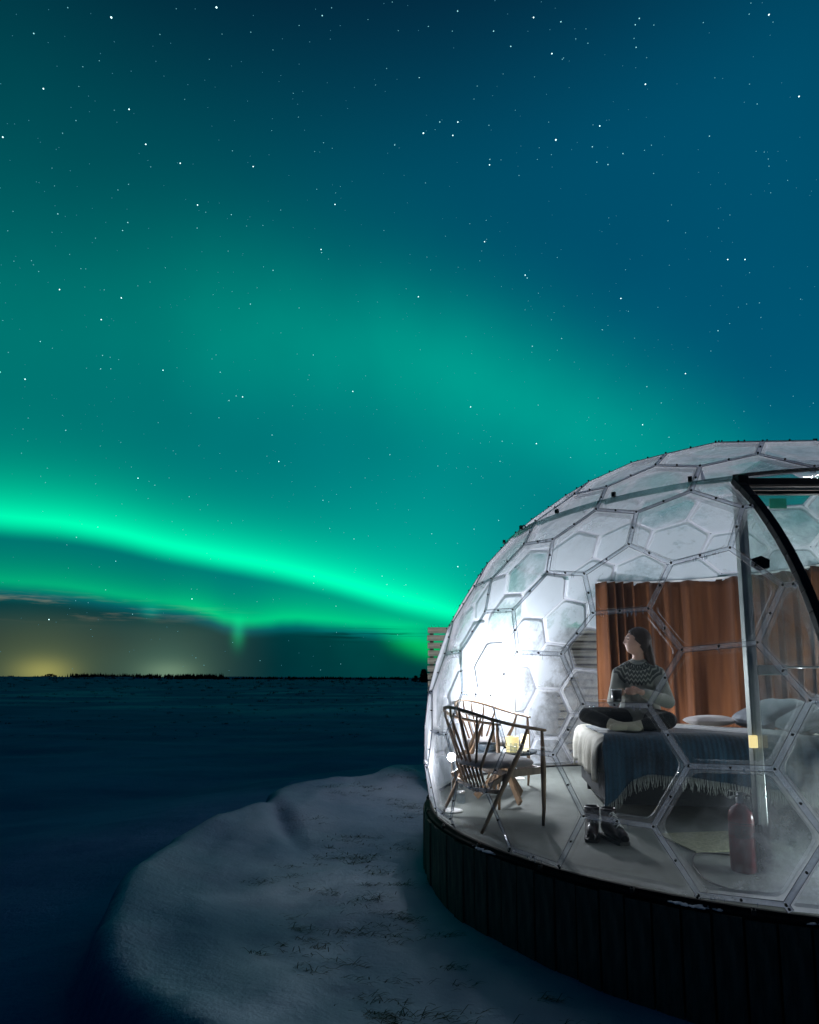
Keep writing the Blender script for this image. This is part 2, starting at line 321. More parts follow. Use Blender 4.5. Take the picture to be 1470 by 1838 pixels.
# ------------------------------------------------------------------ mesh helpers
class MB:
    def __init__(s): s.v = []; s.f = []; s.mi = []; s.smooth = []
    def raw(s, vs, fs, mi=0, sm=False):
        o = len(s.v); s.v += [tuple(v) for v in vs]
        for f in fs: s.f.append(tuple(i + o for i in f)); s.mi.append(mi); s.smooth.append(sm)
    def box(s, c, d, R=None, mi=0, taper=1.0):
        x, y, z = d[0] / 2, d[1] / 2, d[2] / 2
        vs = [Vector((a * x * (taper if k < 0 else 1), b * y * (taper if k < 0 else 1), k * z)) for k in (-1, 1) for b in (-1, 1) for a in (-1, 1)]
        if R is not None: vs = [R @ v for v in vs]
        vs = [v + Vector(c) for v in vs]
        s.raw(vs, [(0, 2, 3, 1), (4, 5, 7, 6), (0, 1, 5, 4), (2, 6, 7, 3), (0, 4, 6, 2), (1, 3, 7, 5)], mi)
    def bar(s, a, b, w, h, up=(0, 0, 1), mi=0, w2=None, h2=None):
        a, b = Vector(a), Vector(b); d = (b - a).normalized(); up = Vector(up)
        x = d.cross(up).normalized(); y = x.cross(d).normalized(); w2 = w if w2 is None else w2; h2 = h if h2 is None else h2
        vs = [p + x * (sx * ww / 2) + y * (sy * hh / 2) for p, ww, hh in ((a, w, h), (b, w2, h2)) for sx, sy in ((-1, -1), (1, -1), (1, 1), (-1, 1))]
        s.raw(vs, [(3, 2, 1, 0), (4, 5, 6, 7), (0, 1, 5, 4), (1, 2, 6, 5), (2, 3, 7, 6), (3, 0, 4, 7)], mi)
    def tube(s, pts, r, n=8, mi=0, flat=1.0, cap=True, closed=False):
        pts = [Vector(p) for p in pts]; rs = r if isinstance(r, (list, tuple)) else [r] * len(pts)
        vs = []; prev = None; N = len(pts)
        for i, p in enumerate(pts):
            if closed: d = (pts[(i + 1) % N] - pts[i - 1]).normalized()
            else: d = (pts[min(i + 1, N - 1)] - pts[max(i - 1, 0)]).normalized()
            if prev is None:
                up = Vector((0, 0, 1)) if abs(d.z) < .9 else Vector((1, 0, 0))
            else: up = prev
            x = d.cross(up).normalized(); y = x.cross(d).normalized(); prev = y
            for k in range(n):
                a = 2 * PI * k / n; vs.append(p + x * (rs[i] * math.cos(a)) + y * (rs[i] * flat * math.sin(a)))
        fs = []
        for i in range(N if closed else N - 1):
            j = (i + 1) % N
            for k in range(n):
                k2 = (k + 1) % n; fs.append((i * n + k, i * n + k2, j * n + k2, j * n + k))
        s.raw(vs, fs, mi, True)
        if cap and not closed:
            o = len(s.v) - len(vs)
            s.f.append(tuple(o + k for k in reversed(range(n)))); s.mi.append(mi); s.smooth.append(False)
            s.f.append(tuple(o + (N - 1) * n + k for k in range(n))); s.mi.append(mi); s.smooth.append(False)
    def lathe(s, prof, c=(0, 0, 0), n=24, mi=0, R=None):
        vs = []
        for r, z in prof:
            for k in range(n):
                a = 2 * PI * k / n; v = Vector((r * math.cos(a), r * math.sin(a), z))
                if R is not None: v = R @ v
                vs.append(v + Vector(c))
        fs = [(i * n + k, i * n + (k + 1) % n, (i + 1) * n + (k + 1) % n, (i + 1) * n + k) for i in range(len(prof) - 1) for k in range(n)]
        s.raw(vs, fs, mi, True)
    def grid(s, P, mi=0, sm=True, thick=0):
        nu, nv = len(P), len(P[0]); vs = [p for r in P for p in r]
        s.raw(vs, [(i * nv + j, (i + 1) * nv + j, (i + 1) * nv + j + 1, i * nv + j + 1) for i in range(nu - 1) for j in range(nv - 1)], mi, sm)
    def mesh(s, name, mats):
        me = bpy.data.meshes.new(name); me.from_pydata([tuple(v) for v in s.v], [], s.f)
        for m in (mats if isinstance(mats, (list, tuple)) else [mats]): me.materials.append(m)
        me.polygons.foreach_set('material_index', s.mi); me.polygons.foreach_set('use_smooth', s.smooth); me.update()
        return me
    def build(s, name, mats, parent=None, **k):
        return link(name, s.mesh(name, mats), parent, **k)
def link(name, me, parent=None, loc=None, rot=None):
    o = bpy.data.objects.new(name, me); COL.objects.link(o)
    if parent is not None: o.parent = parent
    if loc is not None: o.location = loc
    if rot is not None: o.rotation_euler = rot
    return o
def tag(o, label=None, cat=None, group=None, kind=None):
    if label: o['label'] = label
    if cat: o['category'] = cat
    if group: o['group'] = group
    if kind: o['kind'] = kind
    return o
def empty(name, loc=(0, 0, 0), rz=0.0):
    o = bpy.data.objects.new(name, None); COL.objects.link(o); o.location = loc; o.rotation_euler = (0, 0, rz); o.empty_display_size = .1
    return o
def copy_tree(o, parent=None):
    c = o.copy(); COL.objects.link(c); c.parent = parent
    for ch in list(o.children): copy_tree(ch, c)
    return c
def bevel_mod(o, w=.004, seg=2):
    m = o.modifiers.new('bevel', 'BEVEL'); m.width = w; m.segments = seg; m.limit_method = 'ANGLE'; return o
def subdiv(o, n=2):
    m = o.modifiers.new('sub', 'SUBSURF'); m.levels = n; m.render_levels = n; return o

# ------------------------------------------------------------------ dome constants
CX, CYD, CZ, R = 2.5368, 4.753, 0.4898, 2.4198
C = Vector((CX, CYD, CZ)); RD = math.sqrt(R * R - CZ * CZ)
PX, PX2, PY, DH = 1.872, 3.20, 3.13, 2.165       # porch: side panels, door plane, height

# ------------------------------------------------------------------ ground
def vnoise(x, y, seed=0):
    xi = np.floor(x).astype(np.int64); yi = np.floor(y).astype(np.int64); xf = x - xi; yf = y - yi
    def h(a, b):
        n = (a * 374761393 + b * 668265263 + seed * 982451653) & 0x7fffffff
        n = ((n ^ (n >> 13)) * 1274126177) & 0x7fffffff
        return ((n ^ (n >> 16)) & 0xffff) / 65535.0
    u = xf * xf * (3 - 2 * xf); v = yf * yf * (3 - 2 * yf)
    return (h(xi, yi) * (1 - u) + h(xi + 1, yi) * u) * (1 - v) + (h(xi, yi + 1) * (1 - u) + h(xi + 1, yi + 1) * u) * v
def fbm(x, y, o=4, seed=0):
    s = 0; a = .5
    for k in range(o): s = s + a * (vnoise(x * 2 ** k, y * 2 ** k, seed + k) - .5); a *= .5
    return s
CREST = [(-.10, -3.0), (-.10, 1.2), (-.50, 1.86), (-.84, 2.20), (-1.08, 2.42), (-1.36, 2.66), (-1.58, 2.97), (-1.80, 3.42), (-2.02, 4.2), (-2.04, 5.3), (-1.80, 6.15), (-1.58, 6.5), (-1.74, 7.1), (-1.05, 7.85), (-.52, 8.25), (-.44, 8.7), (.25, 9.5), (1.6, 10.6), (6, 12.5), (14, 12), (14, -3)]
def smooth_poly(P, it=2):
    for _ in range(it):
        Q = []
        for i in range(len(P)):
            a = np.array(P[i]); b = np.array(P[(i + 1) % len(P)])
            Q += [tuple(a * .75 + b * .25), tuple(a * .25 + b * .75)]
        P = Q
    return P
CR = smooth_poly(CREST)
def sdist(x, y):
    d = np.full(x.shape, 1e9); inside = np.zeros(x.shape, bool); n = len(CR)
    for i in range(n):
        ax, ay = CR[i]; bx, by = CR[(i + 1) % n]
        ex, ey = bx - ax, by - ay; t = np.clip(((x - ax) * ex + (y - ay) * ey) / (ex * ex + ey * ey), 0, 1)
        d = np.minimum(d, np.hypot(x - ax - t * ex, y - ay - t * ey))
        c = ((ay > y) != (by > y)) & (x < (bx - ax) * (y - ay) / (by - ay + 1e-12) + ax); inside ^= c
    return np.where(inside, d, -d)
def height(x, y, zone=False):
    sd = sdist(x, y)
    sdn = sd + .11 * fbm(x * 1.5, y * 1.5, 4, 5) + .035 * fbm(x * 7, y * 7, 3, 55)
    s = np.clip((sdn + .10) / .13, 0, 1); s = s * s * (3 - 2 * s)
    sc_ = np.clip(sdn, -.2, 9); rim = np.exp(-(np.clip(sc_ - .10, 0, 9) / .62) ** 1.6) * np.clip(1 - np.clip(.10 - sc_, 0, 1) * 2.2, 0, 1)
    zin = -.48 + .20 * rim * (1 + .5 * fbm(x * .8, y * .8, 3, 31)) + .014 * np.sin(sdn * 15 + 5 * fbm(x * .8, y * .8, 2, 8)) * np.exp(-np.clip(sdn, 0, 9) / .8) + .07 * fbm(x * .9, y * .9, 4, 1) + .030 * fbm(x * 4, y * 4, 4, 9)
    # low ridges and the third lobe beside the dome
    zin = zin + .12 * np.exp(-(((x + .05) / .36) ** 2 + ((y - 8.3) / .7) ** 2)) + .08 * np.exp(-(((x + 1.0) / .45) ** 2 + ((y - 7.2) / .6) ** 2))
    zin = zin - .11 * np.exp(-(((x + 1.36 + (y - 6.1) * .42) / .11) ** 2)) * np.exp(-((y - 6.0) / .6) ** 2)
    far = np.hypot(x, y)
    zo = -.58 - .58 * np.clip((-sdn - .2) / 5, 0, 1) + .22 * fbm(x * .45, y * .45, 4, 2) * np.clip(far / 8, 0, 1) + .03 * fbm(x * 1.5, y * 2, 3, 3)
    rise = np.clip(far - 22, 0, None); amp = np.clip((far - 30) / 60, 0, 1)
    zo = zo + rise * (5.30 / 400) + amp * .9 * fbm(x / 14, y / 9, 4, 11)
    z = zo * (1 - s) + zin * s
    rr = np.hypot(x - CX, y - CYD)
    if zone:
        pn = fbm(x / 9 + 3, y / 4, 4, 21); patch = np.clip((pn - .02) / .10, 0, 1) * np.clip((far - 22) / 25, 0, 1) * np.clip((170 - far) / 80, 0, 1)
        s2 = np.clip((sdn + .01) / .10, 0, 1); return s2 * s2 * (3 - 2 * s2), patch, sdn
    return z
def axis(segs):
    a = [segs[0][0]]
    for lo, hi, st in segs:
        n = max(1, int(round((hi - lo) / st))); a += [lo + (hi - lo) * (i + 1) / n for i in range(n)]
    return np.array(a)
gx = axis([(-3000, -400, 60), (-400, -80, 10), (-80, -20, 3), (-20, -4, .4), (-4, 5, .045), (5, 20, .5), (20, 80, 5), (80, 400, 16), (400, 3000, 200)])
gy = axis([(-600, -30, 60), (-30, 0, 3), (0, 2, .3), (2, 12, .05), (12, 30, .35), (30, 130, 2.2), (130, 460, 9), (460, 4200, 300)])
GX, GY = np.meshgrid(gx, gy); GZ = height(GX, GY); GZ = np.where(np.hypot(GX, GY) > 440, 6.0 + 1.6 * fbm(GX / 45, GY / 400, 3, 41) - (np.hypot(GX, GY) - 440) * .02, GZ)
gv = np.stack([GX, GY, GZ], -1).reshape(-1, 3)
ny, nx = GX.shape; ii = (np.arange(ny - 1)[:, None] * nx + np.arange(nx - 1)[None]).ravel()
gf = np.stack([ii, ii + 1, ii + 1 + nx, ii + nx], 1)
me = bpy.data.meshes.new("snow_field"); me.vertices.add(len(gv)); me.vertices.foreach_set('co', gv.ravel()); me.loops.add(gf.size); me.loops.foreach_set('vertex_index', gf.ravel())
me.polygons.add(len(gf)); me.polygons.foreach_set('loop_start', np.arange(len(gf)) * 4); me.polygons.foreach_set('loop_total', np.full(len(gf), 4)); me.polygons.foreach_set('use_smooth', np.ones(len(gf), bool))
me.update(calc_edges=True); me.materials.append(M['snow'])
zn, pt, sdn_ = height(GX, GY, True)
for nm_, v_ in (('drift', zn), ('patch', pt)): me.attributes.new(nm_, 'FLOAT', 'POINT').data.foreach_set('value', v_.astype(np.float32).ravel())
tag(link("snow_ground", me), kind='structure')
def gz(x, y): return float(height(np.array([float(x)]), np.array([float(y)]))[0])

# ------------------------------------------------------------------ stars
def star_mat(name, col, s):
    m = mat(name, (0, 0, 0), 1, emit_c=col, emit_s=s)
    try: m.cycles.emission_sampling = 'NONE'
    except Exception: pass
    return m
b = MB(); SR = 5000.0
def star(d, px, mi):
    d = Vector(d).normalized(); r = .70 * px * SR / 564.0 / 2
    vs = [d * SR + Vector(q) * r for q in ((1, 0, 0), (-1, 0, 0), (0, 1, 0), (0, -1, 0), (0, 0, 1), (0, 0, -1))]
    b.raw(vs, [(0, 2, 4), (2, 1, 4), (1, 3, 4), (3, 0, 4), (2, 0, 5), (1, 2, 5), (3, 1, 5), (0, 3, 5)], mi)
for k in range(7600):
    z = random.random() ** .8; a = random.uniform(-PI, PI); c = math.sqrt(1 - z * z)
    if z < .02: continue
    q = random.random(); mi = 0 if q < .64 else 1 if q < .94 else 2
    star((c * math.sin(a), c * math.cos(a), z), (.8, .95, 1.15)[mi] * random.uniform(.8, 1.15), mi)
for px, py in [(200, 30), (389, 12), (5, 245), (232, 195), (759, 238), (821, 218), (812, 242), (997, 250), (1076, 225), (957, 30), (1158, 150), (869, 433), (577, 447), (942, 493), (844, 730), (634, 702), (1230, 670), (107, 519), (182, 573), (218, 534), (324, 292), (455, 298), (262, 258), (436, 712), (501, 828), (821, 1017), (248, 858), (1306, 465), (1337, 465), (1434, 172), (1380, 25), (878, 295), (990, 95), (750, 532), (293, 664), (45, 680), (355, 367), (78, 158), (602, 366), (1114, 535), (962, 796), (1153, 762), (88, 1112), (345, 1075)]:
    star(ray(px, py), 1.9 if (px, py) in ((997, 250), (389, 12), (200, 30), (759, 238)) else 1.45, 3)
so = b.build("stars", [star_mat("star_faint", (.15, .55, .75), .55), star_mat("star_mid", (.25, .75, .85), .9), star_mat("star_clear", (.4, .95, 1), 1.3), star_mat("star_bright", (.65, 1, 1), 2.6)])
tag(so, 'scattered white and pale blue stars over the whole night sky', 'stars', kind='stuff')

# ------------------------------------------------------------------ far trees on the horizon
def ground_at(px, dist):
    r = ray(px, 1218); x = r.x / r.y * dist; return x, dist, gz(x, dist)
def shrub(px, w, h, dist, label, n=60, pointy=False, group='trees on the horizon'):
    x, y, z = ground_at(px, dist); S = dist / FPX
    w *= S; h *= S
    root = empty("horizon_tree", (x, y, z - .3)); tag(root, label, 'tree', group)
    t = MB(); t.tube([(0, 0, 0), (0, 0, h * .6 + .3)], [h * .06, h * .02], 6); 
    for q in range(3):
        a = random.uniform(0, 6.28); t.tube([(0, 0, h * .25), (math.cos(a) * w * .2, math.sin(a) * w * .2, h * .6)], [h * .03, h * .01], 5)
    t.build("trunk", M['bark'], root)
    c = MB()
    for q in range(n):
        zz = random.random() ** .8; rad = (1 - zz) if pointy else math.sqrt(max(0, 1 - (zz * 1.02 - .25) ** 2 / .62))
        a = random.uniform(0, 6.28); rr = rad * w / 2 * math.sqrt(random.random()); p = Vector((math.cos(a) * rr, math.sin(a) * rr, .3 + zz * h * .95))
        s = h * random.uniform(.06, .15)
        for u in range(3):
            d1 = Vector((random.gauss(0, 1), random.gauss(0, 1), random.gauss(0, 1))).normalized() * s; d2 = d1.orthogonal().normalized() * s * .7
            c.raw([p - d1, p + d2, p + d1, p - d2], [(0, 1, 2, 3)])
    c.build("crown", M['tree'], root)
for a in [(90, 24, 8, 380, 'rounded dark tree clump just left of the yellow town glow', 260), (137, 16, 9, 380, 'tallest dark tree at the left start of the long tree line', 70), (152, 14, 8, 380, 'broad dark tree second in the long tree line', 60), (166, 10, 8, 385, 'dark bushy tree third in the long tree line', 50),
          (190, 14, 7, 380, 'low dark tree in the middle of the left tree line', 50), (203, 14, 7, 350, 'dark shrub standing slightly nearer below the tree line', 60),
          (760, 16, 24, 230, 'leafy dark tree right beside the left end of the slatted fence', 160), (745, 14, 12, 240, 'low dark shrub left of the leafy tree by the fence', 80)]:
    shrub(*a)
for a in [(270, 7, 9, 385, 'small pointed fir silhouetted left of the pale green town glow', 40), (289, 6, 9, 385, 'thin pointed fir silhouetted against the pale green town glow', 40), (303, 8, 10, 385, 'tallest pointed fir beside the pale green town glow', 50), (240, 6, 7, 385, 'small pointed fir between the two town glows', 36)]:
    shrub(*a, pointy=True)
tl = MB()
for k in range(900):
    px = random.choice([random.uniform(128, 400), random.uniform(300, 780), random.uniform(-500, 900)])
    x, y, z = ground_at(px, random.uniform(395, 430)); h = random.uniform(.8, 2.6) * (1.5 if 120 < px < 400 else .9)
    for q in range(3):
        p = Vector((x + random.gauss(0, 1.2), y, z - .3 + random.uniform(0, .3) * h))
        tl.raw([p + Vector((-random.uniform(.3, .9), 0, 0)), p + Vector((random.uniform(.3, .9), .4, 0)), p + Vector((random.uniform(-.3, .3), .2, h))], [(0, 1, 2)])
tag(tl.build("distant_woodland", M['tree']), 'thin dark line of distant woodland along the horizon', 'woodland', kind='stuff')
# low scrub and tufts scattered across the far field
fs = MB()
for k in range(900):
    d = 22 * (16 ** random.random()); px = random.uniform(-200, 900); x = (px - 735) / FPX * d; z = gz(x, d); s = d * .0016 * random.uniform(.6, 2.2)
    for q in range(14):
        a = random.uniform(0, 6.28); p = Vector((x + math.cos(a) * s * random.random() * 2, d + math.sin(a) * s, z - .02))
        fs.raw([p + Vector((-s * .12, 0, 0)), p + Vector((s * .12, 0, 0)), p + Vector((random.gauss(0, .4) * s, random.gauss(0, .4) * s, s * random.uniform(.4, 1.2)))], [(0, 1, 2)])
tag(fs.build("far_scrub", M['grass']), 'dark low scrub dotted over the far snow field', 'scrub', kind='stuff')
hl = MB()
for i, (px, w, h) in enumerate([(335, 70, 6), (20, 110, 4)]):
    d = 1400; x = (px - 735) / FPX * d; S = d / FPX
    pts = [(x + (t - .5) * w * S * 1.6, d + 30 * math.sin(t * 5), -10) for t in np.linspace(0, 1, 25)]
    P = [[Vector(p) for p in pts], [Vector((p[0], p[1] + 60, 1 + (HZ - 1219) * S + h * S * math.sin(PI * t) ** 1.5)) for p, t in zip(pts, np.linspace(0, 1, 25))], [Vector((p[0], p[1] + 300, -10)) for p in pts]]
    hl.grid(P)
tag(hl.build("far_hill", mat("far_hill", (.06, .11, .13), 1.0)), kind='structure')

# dead grass through the snow of the drift
gb = MB(); cnt = 0
while cnt < 170:
    x = random.uniform(-1.5, .75); y = random.uniform(2.3, 8.6)
    if math.hypot(x - CX, y - CYD) < 2.55: continue
    px = 735 + FPX * x / y
    if px < 425 + 60 * random.random() or float(sdist(np.array([x]), np.array([y]))[0]) < .35: continue
    if vnoise(np.array([x * 2.2]), np.array([y * 2.2]), 77)[0] < .42: continue
    cnt += 1; z = gz(x, y); w = random.uniform(.02, .07)
    for q in range(random.randint(10, 44)):
        p = Vector((x + random.gauss(0, w * 1.6), y + random.gauss(0, w * .5), z - .004)); a = random.gauss(0.1, .7) + (PI if random.random() < .35 else 0); L = random.uniform(.02, .09); hgt = random.uniform(.0, .40) * L
        d = Vector((math.cos(a), math.sin(a) * .6, 0)) * L; s = Vector((-d.y, d.x, 0)).normalized() * .0022
        gb.raw([p - s, p + s, p + d * .5 + s * .8 + Vector((0, 0, hgt)), p + d * .5 - s * .8 + Vector((0, 0, hgt)), p + d + Vector((0, 0, hgt * .8))], [(0, 1, 2, 3), (3, 2, 4)])
tag(gb.build("dead_grass", M['grass']), 'dark dead grass tufts poking through the snow drift by the deck', 'grass', kind='stuff')

# ------------------------------------------------------------------ deck
deck = empty("round_deck", (CX, CYD, 0)); tag(deck, 'round raised deck with dark vertical skirt boards carrying the clear dome', 'deck')
b = MB(); n = 96
b.lathe([(0.001, 0), (1.0, 0), (2.0, 0), (2.384, 0)], n=n); b.build("floor", M['deck'], deck)
b = MB(); b.lathe([(2.352, .0005), (2.354, .014), (2.384, .014), (2.384, .004), (2.412, .002), (2.416, -.004), (2.416, -.018), (2.40, -.020)], n=n)
b.build("rim", M['rimM'], deck)
b = MB(); b.lathe([(2.36, -.05), (2.36, -1.0)], n=n); b.build("inner_wall", M['bed'], deck)
NB = 122
bb = MB(); bb.box((0, 0, -.326), (.024, .114, .62)); bm_ = bb.mesh("board", M['boardM'])
for k in range(NB):
    a = 2 * PI * k / NB; o = link("board", bm_, deck); rr = 2.411 + random.uniform(-.005, .007)
    o.location = (rr * math.cos(a), rr * math.sin(a), random.uniform(-.010, .002)); o.rotation_euler = (0, random.uniform(-.01, .01), a)
sn = MB()
for a0, w, dz in [(-106, .26, 0), (-121, .12, 0), (-97, .16, 0), (-88, .3, 0), (-150, .1, 0)]:
    for q in range(40):
        a = math.radians(a0) + random.gauss(0, w / 5); r = 2.415 + random.uniform(-.02, .015); s = random.uniform(.012, .035)
        c = Vector((r * math.cos(a), r * math.sin(a), -.002)); s *= random.uniform(.4, 1.0); sn.lathe([(s, 0), (s * .8, s * .14), (s * .4, s * .2), (.001, s * .22)], c, 7, R=Matrix.Rotation(random.uniform(0, 6), 3, 'Z') @ Matrix.Diagonal((1, random.uniform(.4, .8), 1)))
sn.build("snow_crust", mat("crusted_snow", (.42, .48, .58), .85, bump=.004, bscale=60, spec=.05), deck)['kind'] = 'stuff'
lug = MB(); lug.box((0, 0, .010), (.022, .018, .022)); lug.box((0, 0, .026), (.010, .010, .010)); lm = lug.mesh("bracket", M['bolt'])
for k in range(30):
    a = 2 * PI * (k + .37) / 30; o = link("bracket", lm, deck); o.location = (2.402 * math.cos(a), 2.402 * math.sin(a), -.002); o.rotation_euler = (0, 0, a)

# ------------------------------------------------------------------ dome: Goldberg (3,3) net on a sphere
def goldberg(lon0):
    A = math.atan(.5); V = [np.array([0, 0, 1.])]
    for s, off in ((1, 0), (-1, PI / 5)):
        for k in range(5):
            l = lon0 + off + 2 * PI * k / 5; V.append(np.array([math.cos(A) * math.cos(l), math.cos(A) * math.sin(l), s * math.sin(A)]))
    V.append(np.array([0, 0, -1.]))
    tr = []
    for k in range(5):
        k2 = (k + 1) % 5; tr += [(0, 1 + k, 1 + k2), (1 + k, 6 + k, 1 + k2), (6 + k, 6 + k2, 1 + k2), (11, 6 + k2, 6 + k)]
    pts = []; idx = {}
    def add(p):
        p = p / np.linalg.norm(p); k = tuple(np.round(p, 5) + 0.0)
        if k not in idx: idx[k] = len(pts); pts.append(p)
        return idx[k]
    n = 3; TT = []
    for t in tr:
        a, b_, c = [V[i] for i in t]; g = {}
        for i in range(n + 1):
            for j in range(n + 1 - i): g[i, j] = add((a * (n - i - j) + b_ * i + c * j) / n)
        for i in range(n):
            for j in range(n - i):
                TT.append((g[i, j], g[i + 1, j], g[i, j + 1]))
                if i + j < n - 1: TT.append((g[i + 1, j], g[i + 1, j + 1], g[i, j + 1]))
    pts = np.array(pts); nV = len(pts); cent = np.array([pts[list(t)].sum(0) for t in TT]); cent /= np.linalg.norm(cent, axis=1)[:, None]
    allc = np.concatenate([pts, cent]); e2t = {}
    for ti, t in enumerate(TT):
        for q in range(3): e2t.setdefault(tuple(sorted((t[q], t[(q + 1) % 3]))), []).append(ti)
    hv = []; inc = {i: [] for i in range(len(allc))}
    for (a1, b1), (t1, t2) in e2t.items():
        for v in (a1, b1):
            p = allc[v] + allc[nV + t1] + allc[nV + t2]; p /= np.linalg.norm(p); i = len(hv); hv.append(p)
            for c in (v, nV + t1, nV + t2): inc[c].append(i)
    hv = np.array(hv); faces = []
    for c, l in inc.items():
        n_ = allc[c]; u = np.cross(n_, [.3, .5, .81]); u /= np.linalg.norm(u); w = np.cross(n_, u)
        faces.append((n_, sorted(l, key=lambda i: math.atan2((hv[i] - n_) @ w, (hv[i] - n_) @ u))))
    return hv, faces
HV, HF = goldberg(math.radians(-130) + .0201)
HP = [C + Vector(h) * R for h in HV]
def clip(poly, co, no):                                     # keep the side where (p-co).no >= 0
    co, no = Vector(co), Vector(no); out = []
    for i in range(len(poly)):
        a, b_ = poly[i], poly[(i + 1) % len(poly)]; da, db = (a - co).dot(no), (b_ - co).dot(no)
        if da >= 0: out.append(a)
        if (da >= 0) != (db >= 0): out.append(a + (b_ - a) * (da / (da - db)))
    return out
def in_porch(p, e=0.0): return p.y < CYD and PX + e < p.x < PX2 - e and p.z < DH - e
def frost_at(p):
    """where frost has grown: thick on the left by the added lamp, patchy at the back, clear in front, creeping up low on the right"""
    d = (p - C).normalized(); back = d.y; left = -d.x; az = math.degrees(math.atan2(d.y, d.x)) % 360   # 180 = left, 90 = back
    sm = lambda v, a, b: (lambda t: t * t * (3 - 2 * t))(max(0, min(1, (v - a) / (b - a))))
    f = .015
    lf = sm(left, .15, .55) * sm(p.y, 3.95, 4.75)
    f += .80 * lf * (1 - .45 * sm(p.z, 1.2, 2.1))
    plank = sm(az, 98, 108) * sm(az, 136, 122) * sm(p.z, 1.9, 1.6)       # the clearer panes in front of the fence
    f += .42 * sm(back, .0, .5) * (1 - .6 * lf) * (1 - .62 * plank)
    f += .42 * sm(p.z, 1.65, 2.3) + .14 * sm(back, .1, .5) * sm(p.z, 1.6, 2.0)
    if back < -.2: f += .24 * max(0, min(1, (p.x - 1.15) / .8)) * max(0, min(1, (.95 - p.z) / .9)); f += .10 * max(0, min(1, (p.x - 1.3) / .4)) * max(0, min(1, (1.6 - p.z) / .6)); f += .05 * max(0, min(1, (.5 - p.z) / .5)) + .34 * sm(p.x, 1.35, 1.8) * sm(p.z, .45, .05)
    return f
dome = empty("clear_dome", (0, 0, 0)); tag(dome, 'clear hexagon panelled dome tent with frosted panes, lit from inside', 'dome tent')
def rounded(poly, rad, k=4):
    out = []; N = len(poly)
    for i in range(N):
        p, a, c = poly[i], poly[i - 1], poly[(i + 1) % N]; da = (a - p); dc = (c - p); r_ = min(rad, da.length * .45, dc.length * .45)
        s, e = p + da.normalized() * r_, p + dc.normalized() * r_
        for q in range(k):
            t = q / (k - 1); out.append(s * (1 - t) ** 2 + p * (2 * t * (1 - t)) + e * t * t)
    return out
def inset(poly, d):
    c = sum(poly, Vector()) / len(poly); N = len(poly); nrm = Vector()
    for i in range(N): nrm += (poly[i] - c).cross(poly[(i + 1) % N] - c)
    nrm.normalize(); q = list(poly)
    for i in range(N):
        a, b_ = poly[i], poly[(i + 1) % N]; e = (b_ - a)
        if e.length < 1e-5: continue
        inn = nrm.cross(e).normalized(); q = clip(q, a + inn * d, inn)
        if len(q) < 3: return q
    # remove near-duplicates
    o = []
    for p in q:
        if not o or (p - o[-1]).length > 1e-3: o.append(p)
    if len(o) > 1 and (o[0] - o[-1]).length < 1e-3: o.pop()
    return o
def orient(poly):
    c = sum(poly, Vector()) / len(poly); nrm = Vector()
    for i in range(len(poly)): nrm += (poly[i] - c).cross(poly[(i + 1) % len(poly)] - c)
    return poly if nrm.dot(c - C) > 0 else poly[::-1]
npane = 0
